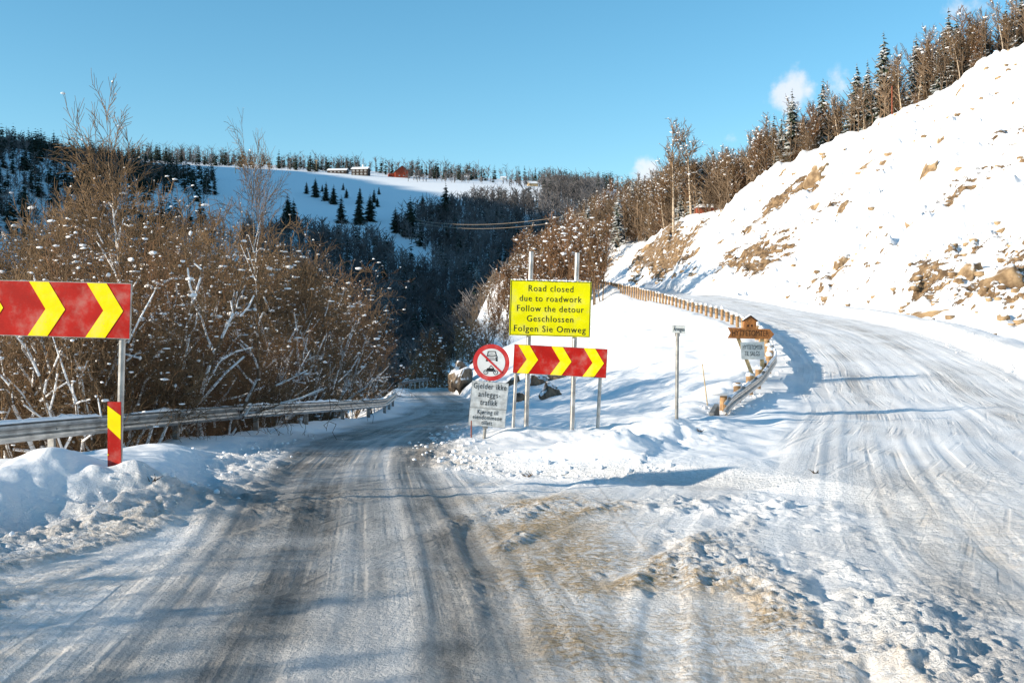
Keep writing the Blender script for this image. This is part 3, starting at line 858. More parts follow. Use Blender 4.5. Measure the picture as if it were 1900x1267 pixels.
def stake(label, px, py0, py1, D, r, mat, lean=0, group=None, name='marker_stake'):
    x = px_x(px, D); z = min(px_z(py0, D), hz(x, D) + .05); z1 = px_z(py1, D)
    t = thing(name, label, 'stake', (x, D, z), (0, R(lean), 0), group)
    MB().tube((0, 0, -.4), (0, 0, z1 - z), r, r * .9, 8).build('shaft', mat, t)
    MB().tube((0, 0, z1 - z), (0, 0, z1 - z + .02), r * 1.05, r * .4, 8).build('tip', mat, t)
    return t
stake('thin dark stake in the snow just left of the leaning text plates post', 874.5, 812, 782, 20.4, .012, M_STAKE)
g = ground_at(1313, 752)
if g: stake('thin leaning stick in the snowy embankment between name sign and wooden sign', 1313, 755, 676, g[1], .014, M_PALEWOOD, -7)

# small road-name sign
g = ground_at(1256, 778)
D = g[1]; s_ = D / FPX
ns = thing('name_sign', 'small white road name plate on a slim grey pole in the embankment', 'road sign', (g[0], D, g[2]), (0, R(.6), 0))
zt = px_z(611, D) - g[2]
post(ns, 0, -.8, px_z(617, D) - g[2], .034, M_STEELD, y=.04)
pb = MB().box(-12.5 * s_, 12.5 * s_, 0, .015, -6.5 * s_, 6.5 * s_).build('name_plate', M_PALE, ns, (.02, 0, zt), (0, R(2), 0))
MB().box(-12.9 * s_, 12.9 * s_, .001, .02, 6.5 * s_, 7.1 * s_).box(-12.9 * s_, 12.9 * s_, .001, .02, -7.1 * s_, -6.5 * s_).build('plate_edge', M_STEELD, pb)
text_part('lettering', 'Årvegen', .12, M_BLACK, pb, 0, -.003, 0, 1.0, 20 * s_)
MB().tube((0, .04, zt - 7.0 * s_ - .06), (0, .04, zt - 7.0 * s_), .05, .05, 12).build('clamp', M_STEELD, ns)

# wooden cabin-plots sign by the bend
D = 32.5; s_ = D / FPX
gx = px_x(1411, D); gz = hz(gx, D)
ws = thing('wooden_sign', 'orange wooden arrow sign with a little house on top and a white notice', 'sign', (gx, D, gz), (0, R(.5), R(0)))
X_ = lambda px: px_x(px, D) - gx
Z_ = lambda py: px_z(py, D) - gz
pl = MB().prism([(X_(1349), Z_(628)), (X_(1427), Z_(629)), (X_(1427), Z_(634.5)) if False else (X_(1427), Z_(629.2)), (X_(1435), Z_(620)), (X_(1427), Z_(610.5)), (X_(1349), Z_(608)), (X_(1354.5), Z_(618))][0:2] + [(X_(1435), Z_(620)), (X_(1427), Z_(610.5)), (X_(1349), Z_(608)), (X_(1354.5), Z_(618))], -.05, -.01).build('arrow_plank', M_PLANK, ws)
text_part('lettering', 'HYTTETOMTER', .25, M_BROWNPAINT, pl, X_(1391), -.053, Z_(618.8), 1.0, 68 * s_, R(.5))
hs = MB().prism([(X_(1379.5), Z_(609)), (X_(1402), Z_(609.6)), (X_(1402), Z_(596)), (X_(1391), Z_(588)), (X_(1379.5), Z_(595.5))], -.04, .10).build('little_house', M_PLANK, ws)
MB().prism([(X_(1377.3), Z_(596.2)), (X_(1391), Z_(587.2)), (X_(1404.3), Z_(596.8)), (X_(1404.3), Z_(595.0)), (X_(1391), Z_(585.2)), (X_(1377.3), Z_(594.4))], -.07, .13).build('roof', M_BROWNPAINT, hs)
MB().prism([(X_(1377.3), Z_(594.2)), (X_(1391), Z_(585.0)), (X_(1404.3), Z_(594.8)), (X_(1403), Z_(592.6)), (X_(1391), Z_(583.0)), (X_(1379), Z_(592.0))], -.06, .12).build('snow', M_SNOW, hs)
for px in (1386.5, 1393.5):
    MB().box(X_(px) - .025, X_(px) + .025, -.043, -.0405, Z_(606.5), Z_(602.5)).build('window', M_BROWNPAINT, hs)
MB().box(X_(1414) - .05, X_(1414) + .05, -.009, .07, -.6, Z_(612)).build('upright', M_PALEWOOD, ws)
br = MB().prism([(X_(1404) - .055, Z_(716)), (X_(1404) + .055, Z_(716)), (X_(1367) + .055, Z_(622)), (X_(1367) - .055, Z_(622))], .0, .05).build('slanting_brace', M_PALEWOOD, ws)
wb = MB().prism([(X_(1375), Z_(667)), (X_(1418), Z_(666.5)), (X_(1417), Z_(634)), (X_(1373), Z_(635.5))], -.04, -.012).build('notice_board', M_PALE, ws)
text_part('lettering', 'HYTTETOMTER', .2, M_BLACK, wb, X_(1395.5), -.043, Z_(645), 1.0, 37 * s_)
text_part('lettering', 'TIL SALGS', .2, M_BLACK, wb, X_(1394.5), -.043, Z_(656.5), 1.0, 28 * s_)

# ------------------------------------------------------------------ guard rails
WPROF = [(.0, -.155), (.012, -.135), (.075, -.115), (.083, -.095), (.075, -.06), (.012, -.03), (.0, 0), (.012, .03), (.075, .06), (.083, .095), (.075, .115), (.012, .135), (.0, .155)]
def beam_mesh(pts, nrm, mat, thick=.01):
    """W profile swept along pts; nrm = side the ridges face"""
    V = []; k = len(WPROF)
    for p, n in zip(pts, nrm):
        for d, z in WPROF: V.append((p[0] + n[0] * d, p[1] + n[1] * d, p[2] + z))
        for d, z in reversed(WPROF): V.append((p[0] + n[0] * (d - thick), p[1] + n[1] * (d - thick), p[2] + z * .985))
    F = []
    kk = 2 * k
    for i in range(len(pts) - 1):
        for j in range(kk):
            F.append((i * kk + j, i * kk + (j + 1) % kk, (i + 1) * kk + (j + 1) % kk, (i + 1) * kk + j))
    F.append(tuple(range(kk - 1, -1, -1))); F.append(tuple(range((len(pts) - 1) * kk, len(pts) * kk)))
    me = bpy.data.meshes.new('beam'); me.from_pydata(V, [], F); me.materials.append(mat)
    bm = bmesh.new(); bm.from_mesh(me); bmesh.ops.recalc_face_normals(bm, faces=bm.faces); bm.to_mesh(me); bm.free()
    return me

def path_points(fx, fz, y0, y1, step):
    ys = np.arange(y0, y1, .1)
    P = np.stack([fx(ys), ys, fz(ys)], -1)
    s = np.concatenate([[0], np.cumsum(np.linalg.norm(np.diff(P, axis=0), axis=1))])
    q = np.arange(0, s[-1], step)
    return np.stack([np.interp(q, s, P[:, i]) for i in range(3)], -1)

def side_normals(P, sgn):
    d = np.gradient(P, axis=0)[:, :2]; d /= np.linalg.norm(d, axis=1, keepdims=True)
    return np.stack([d[:, 1], -d[:, 0]], -1) * sgn

def snow_ridge(P, nrm, rng, w=.07, h=.05, keep=.75, seed=0):
    """uneven snow lying along a rail top"""
    V = []; F = []; prev = None
    for i in range(len(P)):
        g_ = max(0.0, .5 + 1.6 * float(fbm(np.array([i * .13 + seed]), np.array([seed * 1.7]), 7, 3)[0]))
        hh = h * min(g_, 1.5)
        if g_ < 1 - keep:
            prev = None; continue
        p, n = P[i], nrm[i]; base = len(V)
        for a_ in (-1, -.7, 0, .7, 1):
            V.append((p[0] + n[0] * (.035 + a_ * w * .8), p[1] + n[1] * (.035 + a_ * w * .8), p[2] + hh * (1 - a_ * a_) * (.8 + .4 * rng.random()) - .006))
        if prev is not None:
            for j in range(4): F.append((prev + j, base + j, base + j + 1, prev + j + 1))
        prev = base
    return np.array(V), np.array(F)

def steel_rail(label, fx, fz, y0, y1, mat, sgn=1, post_step=4.0, snow=True, dense=.5, kind='guardrail', seed=0):
    P = path_points(fx, fz, y0, y1, dense)
    nr = side_normals(P, sgn)
    o = P[0].copy()
    t = thing(kind, label, 'guardrail', tuple(o))
    n = int(4 / dense)
    for i in range(0, len(P) - 1, n):
        seg = P[i:i + n + 1] - o; sn = nr[i:i + n + 1]
        if len(seg) < 2: continue
        # each length laps a little over the next one
        lift = np.array([sn[j] * (.006 if j == len(seg) - 1 else 0) for j in range(len(seg))])
        seg = seg.copy(); seg[:, :2] += lift
        link('beam', beam_mesh(seg, sn, mat), t)
    pm = MB().box(-.03, .03, -.055, .055, -1.3, .12).mesh('post', M_STEELD)
    bm_ = MB().tube((0, 0, 0), (.0, -.012, 0), .016, .014, 8).mesh('bolt', M_STEELD)
    for i in range(0, len(P), int(post_step / dense)):
        p = P[i] - o; nn_ = nr[i]
        link('post', pm, t, (p[0] - nn_[0] * .09, p[1] - nn_[1] * .09, p[2]), (0, 0, math.atan2(nn_[1], nn_[0]) + math.pi / 2))
        for dz in (0,):
            link('bolt', bm_, t, (p[0] + nn_[0] * .006, p[1] + nn_[1] * .006, p[2] + dz), (0, 0, math.atan2(nn_[1], nn_[0]) + math.pi / 2))
    if snow:
        rng = np.random.default_rng(3 + seed)
        Q = path_points(fx, fz, y0, y1, .12); Q[:, 2] += .155
        V, F = snow_ridge(Q - o, side_normals(Q, sgn), rng, .05, .055, .8, seed)
        link('snow', mesh_np('snow', V, F, M_SNOW, True), t)['kind'] = 'stuff'
    return t

zlr = table([(-60, 1.0), (0, .62), (8, .52), (16, .39), (24, .09), (32, -.38), (40, -.85), (54, -1.35), (76, -2.2), (99, -3.2), (112, -3.6), (122, -4.0), (140, -4.6)], 3)
steel_rail('long grey steel guardrail with snow on top along the left road verge', XLR, zlr, 2.0, 50.0, M_STEEL, 1, 4.0, True, .5, seed=1)
steel_rail('dark far guardrail on the outer side of the shaded bend below', lambda y: XLR(y) + .1, zlr, 84.0, 121.0, M_STEELD, 1, 4.0, True, .8, seed=2)

# upper road rail: steel beam on round timber posts
zrr = lambda y: ZR(y) + np.interp(y, [24.3, 26, 29, 33, 230], [.10, .22, .34, .40, .40])
P = path_points(lambda y: XR(y), zrr, 24.4, 206, .5)
nr = side_normals(P, 1)
o = P[0].copy()
ur = thing('guardrail', 'curved guardrail on orange timber posts along the outer bend of the upper road', 'guardrail', tuple(o))
for i in range(0, len(P) - 1, 8):
    link('beam', beam_mesh(P[i:i + 9] - o, nr[i:i + 9], M_STEEL), ur)
pm = []
for v in range(3):
    m = MB(); r = .085 + .006 * v
    m.tube((0, 0, -.9), (0, 0, .25), r, r, 12).tube((0, 0, .25), (0, 0, .265), r, r * .85, 12)
    pm.append(m.mesh('timber_post', M_TIMBER))
cm = []
rng = np.random.default_rng(8)
for v in range(3):
    V, F = blobs(np.array([[0, 0, .285], [.03, .02, .325]]), np.array([[.115, .11, .075], [.07, .075, .05]]), rng, 2, .12)
    cm.append(mesh_np('snow_cap', V, F, M_SNOW, True))
for i in range(2, len(P), 4):
    q = P[i] - o - np.array([nr[i][0] * .13, nr[i][1] * .13, 0])
    q[2] = (ZR(P[i][1]) + .35) - o[2] if P[i][1] > 30 else P[i][2] - o[2]
    po = link('timber_post', pm[i // 4 % 3], ur, tuple(q), (R(rng.uniform(-2, 2)), R(rng.uniform(-2, 2)), rng.uniform(0, 6)))
    if rng.random() < .85: link('snow_cap', cm[i // 4 % 3], po, (0, 0, 0), (0, 0, rng.uniform(0, 6)), (1, 1, rng.uniform(.6, 1.4)))
Q = path_points(lambda y: XR(y), zrr, 25.2, 120, .12); Q[:, 2] += .155
V, F = snow_ridge(Q - o, side_normals(Q, 1), rng, .06, .07, .7, 9)
link('snow', mesh_np('snow', V, F, M_SNOW, True), ur)['kind'] = 'stuff'
# the ramped end piece of the upper rail
e0 = P[0] - o
MB().box(-.05, .05, -.5, .0, -.35, .0).build('end_shoe', M_STEELD, ur, (e0[0] - .1, e0[1] + .35, e0[2] + .12), (R(20), 0, R(-25)))
link('snow_cap', cm[0], ur, (e0[0] + .05, e0[1] + .9, e0[2] + .02), (0, 0, 0), (2.2, 2.0, 1.2))
# ------------------------------------------------------------------ rocks
def rock_mesh(name, seed, mat, flat=.6):
    rng = np.random.default_rng(seed)
    V0, F0 = ICO[4]
    r = np.full(len(V0), 1.15)
    for _ in range(13):
        n = rng.normal(size=3); n /= np.linalg.norm(n)
        d = rng.uniform(.55, .95); c = V0 @ n
        r = np.where(c > .05, np.minimum(r, d / np.maximum(c, .05)), r)
    V = V0 * r[:, None]
    nz = fbm(V[:, 0] * 2.2 + seed, V[:, 1] * 2.2 + V[:, 2] * 1.7, seed, 4, .55) * .22 + fbm(V[:, 2] * 6 + seed, V[:, 0] * 6 - V[:, 1] * 5, seed + 5, 3) * .09
    V = V * (1 + nz)[:, None] * np.array([1, .8, flat])
    return mesh_np(name, V, F0, mat, False)
ROCKS = [rock_mesh('rock', 100 + i, M_ROCK, .55 + .06 * (i % 4)) for i in range(12)]
ROCKD = [rock_mesh('rock', 200 + i, M_ROCKD, .9) for i in range(5)]

def slope_rot(x, y, rng, spread=.5):
    e = .8
    n = Vector((-(hz(x + e, y) - hz(x - e, y)), -(hz(x, y + e) - hz(x, y - e)), 2 * e)).normalized()
    q = n.to_track_quat('Z', 'X')
    return (q.to_matrix() @ Matrix.Rotation(rng.uniform(-spread, spread), 3, 'Z')).to_euler()

rrng = random.Random(11)
GRP_R = 'rocks poking through the snow of the right-hand cutting'
BIG = [(1512, 322, 66, 'tan boulder with snow cap standing highest left on the right-hand slope'),
       (1610, 305, 50, 'left half of the broken tan outcrop high on the right-hand slope'),
       (1640, 300, 46, 'right half of the broken tan outcrop high on the right-hand slope'),
       (1722, 310, 60, 'wide tan boulder right of the broken outcrop high on the slope'),
       (1690, 412, 72, 'long ragged tan ledge in the middle of the right-hand slope'),
       (1556, 482, 46, 'squarish tan block low on the slope above the upper road'),
       (1795, 500, 84, 'smooth pale tan slab left of the largest bare rock face'),
       (1862, 512, 112, 'largest bare tan rock face at the right edge of the slope'),
       (1900, 470, 60, 'rugged brown rock at the right edge above the largest face'),
       (1785, 165, 34, 'small tan rock just below the upper treeline birches'),
       (1745, 260, 30, 'jagged tan rock below the treeline right of the red stake'),
       (1515, 380, 40, 'sloping tan rock under the highest left boulder'),
       (1205, 452, 44, 'brown outcrop at the far left end of the rock cutting'),
       (1185, 470, 34, 'lowest brown outcrop where the cutting meets the far bend'),
       (1885, 590, 40, 'dark cracked rock low at the right edge by the ditch')]
for (px, py, w, lab) in BIG:
    g = ground_at(px, py, 20, 230)
    if not g: continue
    sz = w / 2 * g[1] / FPX
    o = link('boulder', rrng.choice(ROCKS), None, (g[0] + .1, g[1], g[2] - sz * .36), slope_rot(g[0], g[1], rrng), (sz * 1.05, sz * .9, sz * .8))
    tag(o, lab, 'rock')
cnt = 0
srng = np.random.default_rng(21)
small_C, small_S = [], []
while cnt < 115:
    y = srng.uniform(38, 172); x0 = cR(y) + FOOT(y); x1 = min(XT(y), .53 * y)
    if x1 < x0 + .5: continue
    x = srng.uniform(x0, x1)
    dens = .12 + 1.3 * float(fbm(np.array([x * .11]), np.array([y * .11]), 93, 3)[0]) + .55 * (1 - (x - x0) / max(x1 - x0, 1)) ** 2
    if srng.random() > dens: continue
    sz = min(.18 + srng.exponential(.24), 1.1)
    o = link('boulder', ROCKS[cnt % 12], None, (x, y, hz(x, y) - sz * .25), slope_rot(x, y, rrng, .6), (sz * srng.uniform(1.0, 1.7), sz * srng.uniform(.6, .9), sz * srng.uniform(.6, .9)))
    tag(o, 'small tan rock poking through the snow of the right-hand cutting', 'rock', GRP_R)
    cnt += 1
for _ in range(1200):
    y = srng.uniform(34, 175); x0 = cR(y) + FOOT(y) - .5; x1 = min(XT(y), .55 * y)
    if x1 < x0 + .5: continue
    x = srng.uniform(x0, x1)
    if srng.random() > .02 + 1.5 * float(fbm(np.array([x * .15]), np.array([y * .15]), 95, 3)[0]) + .35 * (1 - (x - x0) / max(x1 - x0, 1)): continue
    s0 = srng.uniform(.06, .2) * (1 + y / 140)
    small_C.append((x, y, hz(x, y) + s0 * .1)); small_S.append((s0 * srng.uniform(1, 2), s0, s0 * .8))
V, F = blobs(np.array(small_C), np.array(small_S), srng, 1, .35)
st = link('loose_stones', mesh_np('loose_stones', V, F, M_ROCK)); st['kind'] = 'stuff'
st['label'] = 'small loose stones showing through snow on the cutting'; st['category'] = 'stones'
# rocks at the foot of the embankment behind the signs, and the icy wall at the far bend
for (px, py, w, lab) in [(968, 742, 36, 'dark brown rock behind the left post of the chevron board'), (1003, 712, 44, 'upper brown rock face behind the lemon notice posts'),
                         (1022, 735, 44, 'lower brown rock face behind the lemon notice posts'), (1036, 702, 40, 'brown rock top right behind the lemon notice posts'), (955, 712, 26, 'brown rock half hidden behind the round sign')]:
    g = ground_at(px, py, 27, 60)
    if not g: continue
    sz = w / 2 * g[1] / FPX
    o = link('boulder', rrng.choice(ROCKD), None, (g[0], g[1] + .1, g[2]), (rrng.uniform(-.4, .4), rrng.uniform(-.4, .4), rrng.uniform(0, 6)), (sz, sz * .9, sz * 1.3))
    tag(o, lab, 'rock')
for i in range(9):
    y = 74 + i * 4.2; x = AIS(y) + .25 + rrng.uniform(-.1, .3)
    o = link('rock_wall_block', ROCKD[i % 5], None, (x, y, ZL(y) + 1.0), (0, 0, rrng.uniform(-.3, .3)), (.7, 2.6, 1.5))
    tag(o, 'dark icy rock block in the wall beside the shaded bend', 'rock', 'rock wall at the far bend')

# ------------------------------------------------------------------ bare trees
def grow_tree(seed, height=6.0, stems=4, lean=.35, wander=.16, n1=11, n2=6, n3=4, r0=.055, rtip=.006, up=.10, droop=0.0, fork=.7, first=.22, reach=.62, snow_n=70, snow_s=(.05, .13)):
    rng = np.random.default_rng(seed)
    trunk, twig, tips, mids = [], [], [], []
    def run(p, d, L, r, lvl):
        n = (8, 5, 4, 3)[lvl]
        kids = (n1, n2, n3, 0)[lvl]
        pts = [p.copy()]; step = L / n
        for i in range(n):
            d = d + rng.normal(0, wander * (1 + .5 * lvl), 3)
            d[2] += up * (1 if lvl < 2 else .3) - droop * (lvl >= 2)
            d /= np.linalg.norm(d)
            q = pts[-1] + d * step
            ra = r * (1 - i / n) + rtip * (i / n); rb = r * (1 - (i + 1) / n) + rtip * ((i + 1) / n)
            (trunk if lvl == 0 else twig).append((pts[-1], q, ra, rb, lvl))
            pts.append(q)
        if lvl >= 1: tips.append(pts[-1])
        if lvl == 1: mids.extend(pts[1:-1])
        for k in range(kids):
            t = first + (1 - first) * (k + rng.random()) / kids if lvl == 0 else .15 + .85 * (k + rng.random()) / kids
            t = min(t, .98); j = min(int(t * n), n - 1); f = t * n - j
            b = pts[j] * (1 - f) + pts[j + 1] * f
            dd = pts[j + 1] - pts[j]; dd /= np.linalg.norm(dd)
            side = rng.normal(size=3); side -= side.dot(dd) * dd; side /= np.linalg.norm(side)
            nd = dd * fork + side * rng.uniform(.6, 1.0); nd[2] += .15; nd /= np.linalg.norm(nd)
            cl = L * (reach - .6 * reach * t) * rng.uniform(.7, 1.2) if lvl == 0 else L * rng.uniform(.38, .6)
            run(b, nd, cl, max(r * (1 - .8 * t) * .5, rtip * 1.4), lvl + 1)
    for s in range(stems):
        a = 6.283 * (s + rng.random() * .6) / stems
        l = lean * rng.uniform(.4, 1.2) if stems > 1 else lean * .2
        run(np.array([math.cos(a) * .1 * (stems > 1), math.sin(a) * .1 * (stems > 1), -.3]), np.array([math.cos(a) * l, math.sin(a) * l, 1.0]), height * rng.uniform(.8, 1.02), r0 * rng.uniform(.75, 1.1), 0)
    return trunk, twig, tips, mids, rng

def tree_meshes(seed, bark, twigm, snow_n=70, snow_s=(.05, .13), thick=1.0, strips=True, **kw):
    trunk, twig, tips, mids, rng = grow_tree(seed, **kw)
    def mk(nm, S, k, mat):
        V, F = tubes([s[0] for s in S], [s[1] for s in S], [s[2] * thick for s in S], [s[3] * thick for s in S], k)
        return mesh_np(nm, V, F, mat, k > 4)
    out = {'trunk': mk('trunk', trunk, 6, bark), 'crown': mk('crown', twig, 3, twigm)}
    if snow_n:
        pool = np.array(tips + mids); idx = rng.integers(0, len(pool), snow_n)
        s = snow_s[0] + (snow_s[1] - snow_s[0]) * rng.random(snow_n) ** 3.5
        C = pool[idx] + np.array([0, 0, .015]); S = np.stack([s * rng.uniform(.9, 2.8, snow_n), s * rng.uniform(.5, 1.0, snow_n), s * rng.uniform(.4, .9, snow_n)], -1)
        V, F = blobs(C, S, rng, 1, .3)
        Fs = [F]
        if strips:
            seg = [q for q in trunk + twig if q[2] > .012 and q[4] < 2 and np.linalg.norm((q[1] - q[0])[:2]) > .28 * np.linalg.norm(q[1] - q[0])]
            seg = [q for q in seg if rng.random() < .7]
            if seg:
                off = np.array([0, 0, 1.0])
                V2, F2 = tubes([q[0] + off * q[2] * .9 for q in seg], [q[1] + off * q[3] * .9 for q in seg], [q[2] * .95 + .014 for q in seg], [q[3] * .95 + .012 for q in seg], 5)
                Fs.append(F2 + len(V)); V = np.vstack([V, V2])
        out['snow'] = mesh_np('snow', V, Fs, M_SNOW, True)
    return out

def plant(name, label, cat, parts, x, y, z, sc, group=None, rz=None, rnd=random):
    s = (sc, sc, sc) if not hasattr(sc, '__len__') else sc
    t = thing(name, label, cat, (x, y, z), (0, 0, rnd.uniform(0, 6.28) if rz is None else rz), group, s)
    for k, me in parts.items():
        o = link(k, me, t)
        if k == 'snow': o['kind'] = 'stuff'
    return t

trnd = random.Random(5)
ALDER = [tree_meshes(300 + i, M_BARK, M_TWIG if i % 3 else M_TWIG2, snow_n=160, snow_s=(.014, .075), height=6.0, stems=2 + i % 3, lean=.30 + .12 * (i % 3), n1=9, n2=6, n3=5, r0=.085, rtip=.0055) for i in range(8)]
BUSH = [tree_meshes(330 + i, M_TWIG2, M_TWIG2 if i % 2 else M_TWIG, snow_n=130, snow_s=(.010, .04), height=3.0, stems=8, lean=.5, n1=8, n2=6, n3=4, r0=.02, rtip=.004, first=.12) for i in range(5)]
BIRCH_T = [tree_meshes(350 + i, M_BIRCH, M_TWIG, snow_n=24, snow_s=(.02, .06), height=10.0, stems=1, lean=.25, wander=.05, n1=18, n2=8, n3=6, r0=.085, rtip=.006, up=.06, droop=.05, fork=1.2, first=.58, reach=.42) for i in range(3)]
FARTREE = [tree_meshes(370 + i, M_BARK, M_TWIG if i % 2 else M_TWIG2, snow_n=90, snow_s=(.04, .18), height=9.0, stems=1 + i % 3, lean=.12, wander=.07, n1=13, n2=6, n3=4, r0=.10, rtip=.019, up=.12, fork=1.1, strips=False, first=.18, reach=.40) for i in range(5)]
FARBIRCH = [tree_meshes(390 + i, M_BIRCH, M_TWIG, snow_n=50, snow_s=(.05, .2), height=11.0, stems=1, lean=.2, wander=.045, n1=16, n2=6, n3=4, r0=.13, rtip=.016, up=.06, fork=1.3, strips=False, first=.35, reach=.36) for i in range(4)]

# thicket behind the left guardrail
ENV = ([0, 60, 150, 250, 330, 430, 520, 585, 640, 700, 750], [450, 400, 345, 350, 365, 385, 445, 505, 590, 655, 700])
G_TH = 'snow-dusted trees of the thicket behind the left guardrail'
def thicket(n, ylo, yhi, dlo, dhi, lo, hi, kinds, lab, seedv):
    r_ = random.Random(seedv); c = 0; tries = 0
    while c < n and tries < n * 30:
        tries += 1
        y = r_.uniform(ylo, yhi); x = float(XLR(y)) - r_.uniform(dlo, dhi)
        px = 950 + FPX * x / y
        if px < -60 or px > 742: continue
        z = hz(x, y)
        top = float(np.interp(px, *ENV)) + r_.uniform(lo, hi)
        h = CAM_H + (HORIZ - top) / FPX * y - z
        if h < 1.6 or h > 10.5: continue
        base, parts = kinds(h, r_)
        s = h / base
        plant(('birch_tree' if base > 8 else 'alder_tree') if base > 4 else 'bare_bush', lab, 'tree' if base > 4 else 'bush', parts, x, y, z - .1, (s * r_.uniform(.85, 1.15), s * r_.uniform(.85, 1.15), s), G_TH if base > 4 else 'bare bushes behind the left guardrail', None, r_)
        c += 1
thicket(15, 17, 36, .8, 3.5, 30, 190, lambda h, r_: (6.0, ALDER[r_.randrange(8)]), 'bare multi-stemmed tree with snow clumps close behind the left guardrail', 41)
thicket(22, 20, 62, 3.5, 16, 25, 160, lambda h, r_: (6.0, ALDER[r_.randrange(8)]), 'bare brown tree with snow clumps deeper in the thicket left of the road', 42)
thicket(18, 34, 80, 8, 34, 25, 120, lambda h, r_: (6.0, ALDER[r_.randrange(8)]), 'bare brown tree at the back of the thicket left of the road', 43)
thicket(34, 16, 60, .6, 6, 170, 330, lambda h, r_: (3.0, BUSH[r_.randrange(5)]), 'low bare bush dusted with snow behind the left guardrail', 44)
thicket(12, 44, 72, .8, 8, 0, 45, lambda h, r_: (6.0, ALDER[r_.randrange(8)]), 'small bare tree where the thicket tapers off along the far left verge', 47)
# two tall birches over the thicket, and the dark-stemmed tree by the rail
for (px, top, D, v, lab) in [(250, 190, 27, 0, 'tall slender birch whose fan of fine twigs stands alone against the sky'), (478, 248, 27.5, 1, 'tall thin birch with bare pointed top right of the fan-shaped birch')]:
    x = px_x(px, D); z = hz(x, D); h = px_z(top, D) - z
    plant('birch_tree', lab, 'tree', BIRCH_T[v], x, D, z - .2, (h / 10 * (.8 if v == 0 else .5), h / 10 * (.8 if v == 0 else .5), h / 10), None, 1.0 + v)
thicket(11, 19, 46, 1.0, 9, -25, 70, lambda h, r_: (10.0, BIRCH_T[r_.randrange(3)]), 'slender pale birch stem rising through the thicket left of the road', 46)
# trees of the same wood further back along the verge, left of the view: they throw the long shadows over the junction
r_ = random.Random(77); c = 0
while c < 6:
    y = r_.uniform(-9, 17); x = float(XLR(y)) - r_.uniform(1.0, 13)
    if 950 + FPX * x / max(y, .1) > -160 and y > 0: continue
    z = hz(x, y); h = r_.uniform(4.0, 8.5)
    v = r_.random()
    parts, base = (BIRCH_T[r_.randrange(3)], 10.0) if v < .5 else (ALDER[r_.randrange(8)], 6.0)
    plant('alder_tree', 'bare tree behind the left guardrail just outside the picture', 'tree', parts, x, y, z - .1, h / base, 'trees behind the guardrail left of the view', None, r_)
    c += 1

for (x, y, h) in [(-13.2, 8.6, 5.2), (-14.5, 6.8, 5.6), (-12.4, 7.2, 4.6), (-15.5, 9.6, 5.2), (-13.0, 5.2, 5.4), (-16.5, 7.6, 6.0), (-13.0, .8, 4.6), (-12.8, 2.4, 4.8), (-14.4, 1.6, 5.0), (-13.2, 3.8, 4.8), (-14.6, 3.4, 5.2), (-12.9, -.6, 4.6)]:
    plant('alder_tree', 'bare tree behind the left guardrail just outside the picture', 'tree', ALDER[int(h * 10) % 8], x, y, hz(x, y) - .1, h / 6, 'trees behind the guardrail left of the view', None, r_)
# ------------------------------------------------------------------ spruces
def spruce_mesh(seed, h=10.0, rad=1.7, whorls=26, nb=7, seg=3, mat=M_NEEDLE):
    rng = np.random.default_rng(seed); V = []; F = []
    for w in range(whorls):
        f = (w + rng.random() * .5) / whorls
        z = h * (.06 + .93 * f)
        Lm = rad * (1 - f) ** .8 * (.5 + .5 * min(1, f * 6 + .4)) + .06
        for b in range(nb if f < .85 else 4):
            a = 6.283 * (b + rng.random() * .8) / nb + w * 1.3
            L = Lm * rng.uniform(.5, 1.25); tilt = rng.uniform(.4, .85); ca, sa = math.cos(a), math.sin(a)
            wd = L * rng.uniform(.22, .34) + .03; base = len(V)
            for i in range(seg + 1):
                t = i / seg; rr_ = L * t
                zz = z - L * (tilt * t - .18 * t * t) * rng.uniform(.85, 1.15)
                ww = wd * (1 - .75 * t) * rng.uniform(.7, 1.3)
                dn = ww * rng.uniform(.5, 1.1)
                V.append((ca * rr_, sa * rr_, zz)); V.append((ca * rr_ - sa * ww, sa * rr_ + ca * ww, zz - dn)); V.append((ca * rr_ + sa * ww, sa * rr_ - ca * ww, zz - dn))
            for i in range(seg):
                p = base + 3 * i
                F.append((p, p + 3, p + 4, p + 1)); F.append((p, p + 2, p + 5, p + 3))
    cr = mesh_np('crown', np.array(V), np.array(F), mat)
    tr_ = MB().tube((0, 0, -.6), (0, 0, h * .5), .02 * h * .55, .011 * h * .5, 7).tube((0, 0, h * .5), (0, 0, h * .985), .011 * h * .5, .01, 7).mesh('trunk', M_BARK)
    return {'trunk': tr_, 'crown': cr}
SPRUCE = [spruce_mesh(400 + i, 10, 2.0 + .3 * (i % 3), 34, 9, 4) for i in range(5)]
SPRUCE_D = [spruce_mesh(420 + i, 10, 2.4 + .4 * (i % 2), 24, 9, 2, M_NEEDLE_D) for i in range(4)]

# ------------------------------------------------------------------ wood above the cutting and round the upper bend
frnd = random.Random(19)
def at_edge(y, d): return float(XT(y)) + d
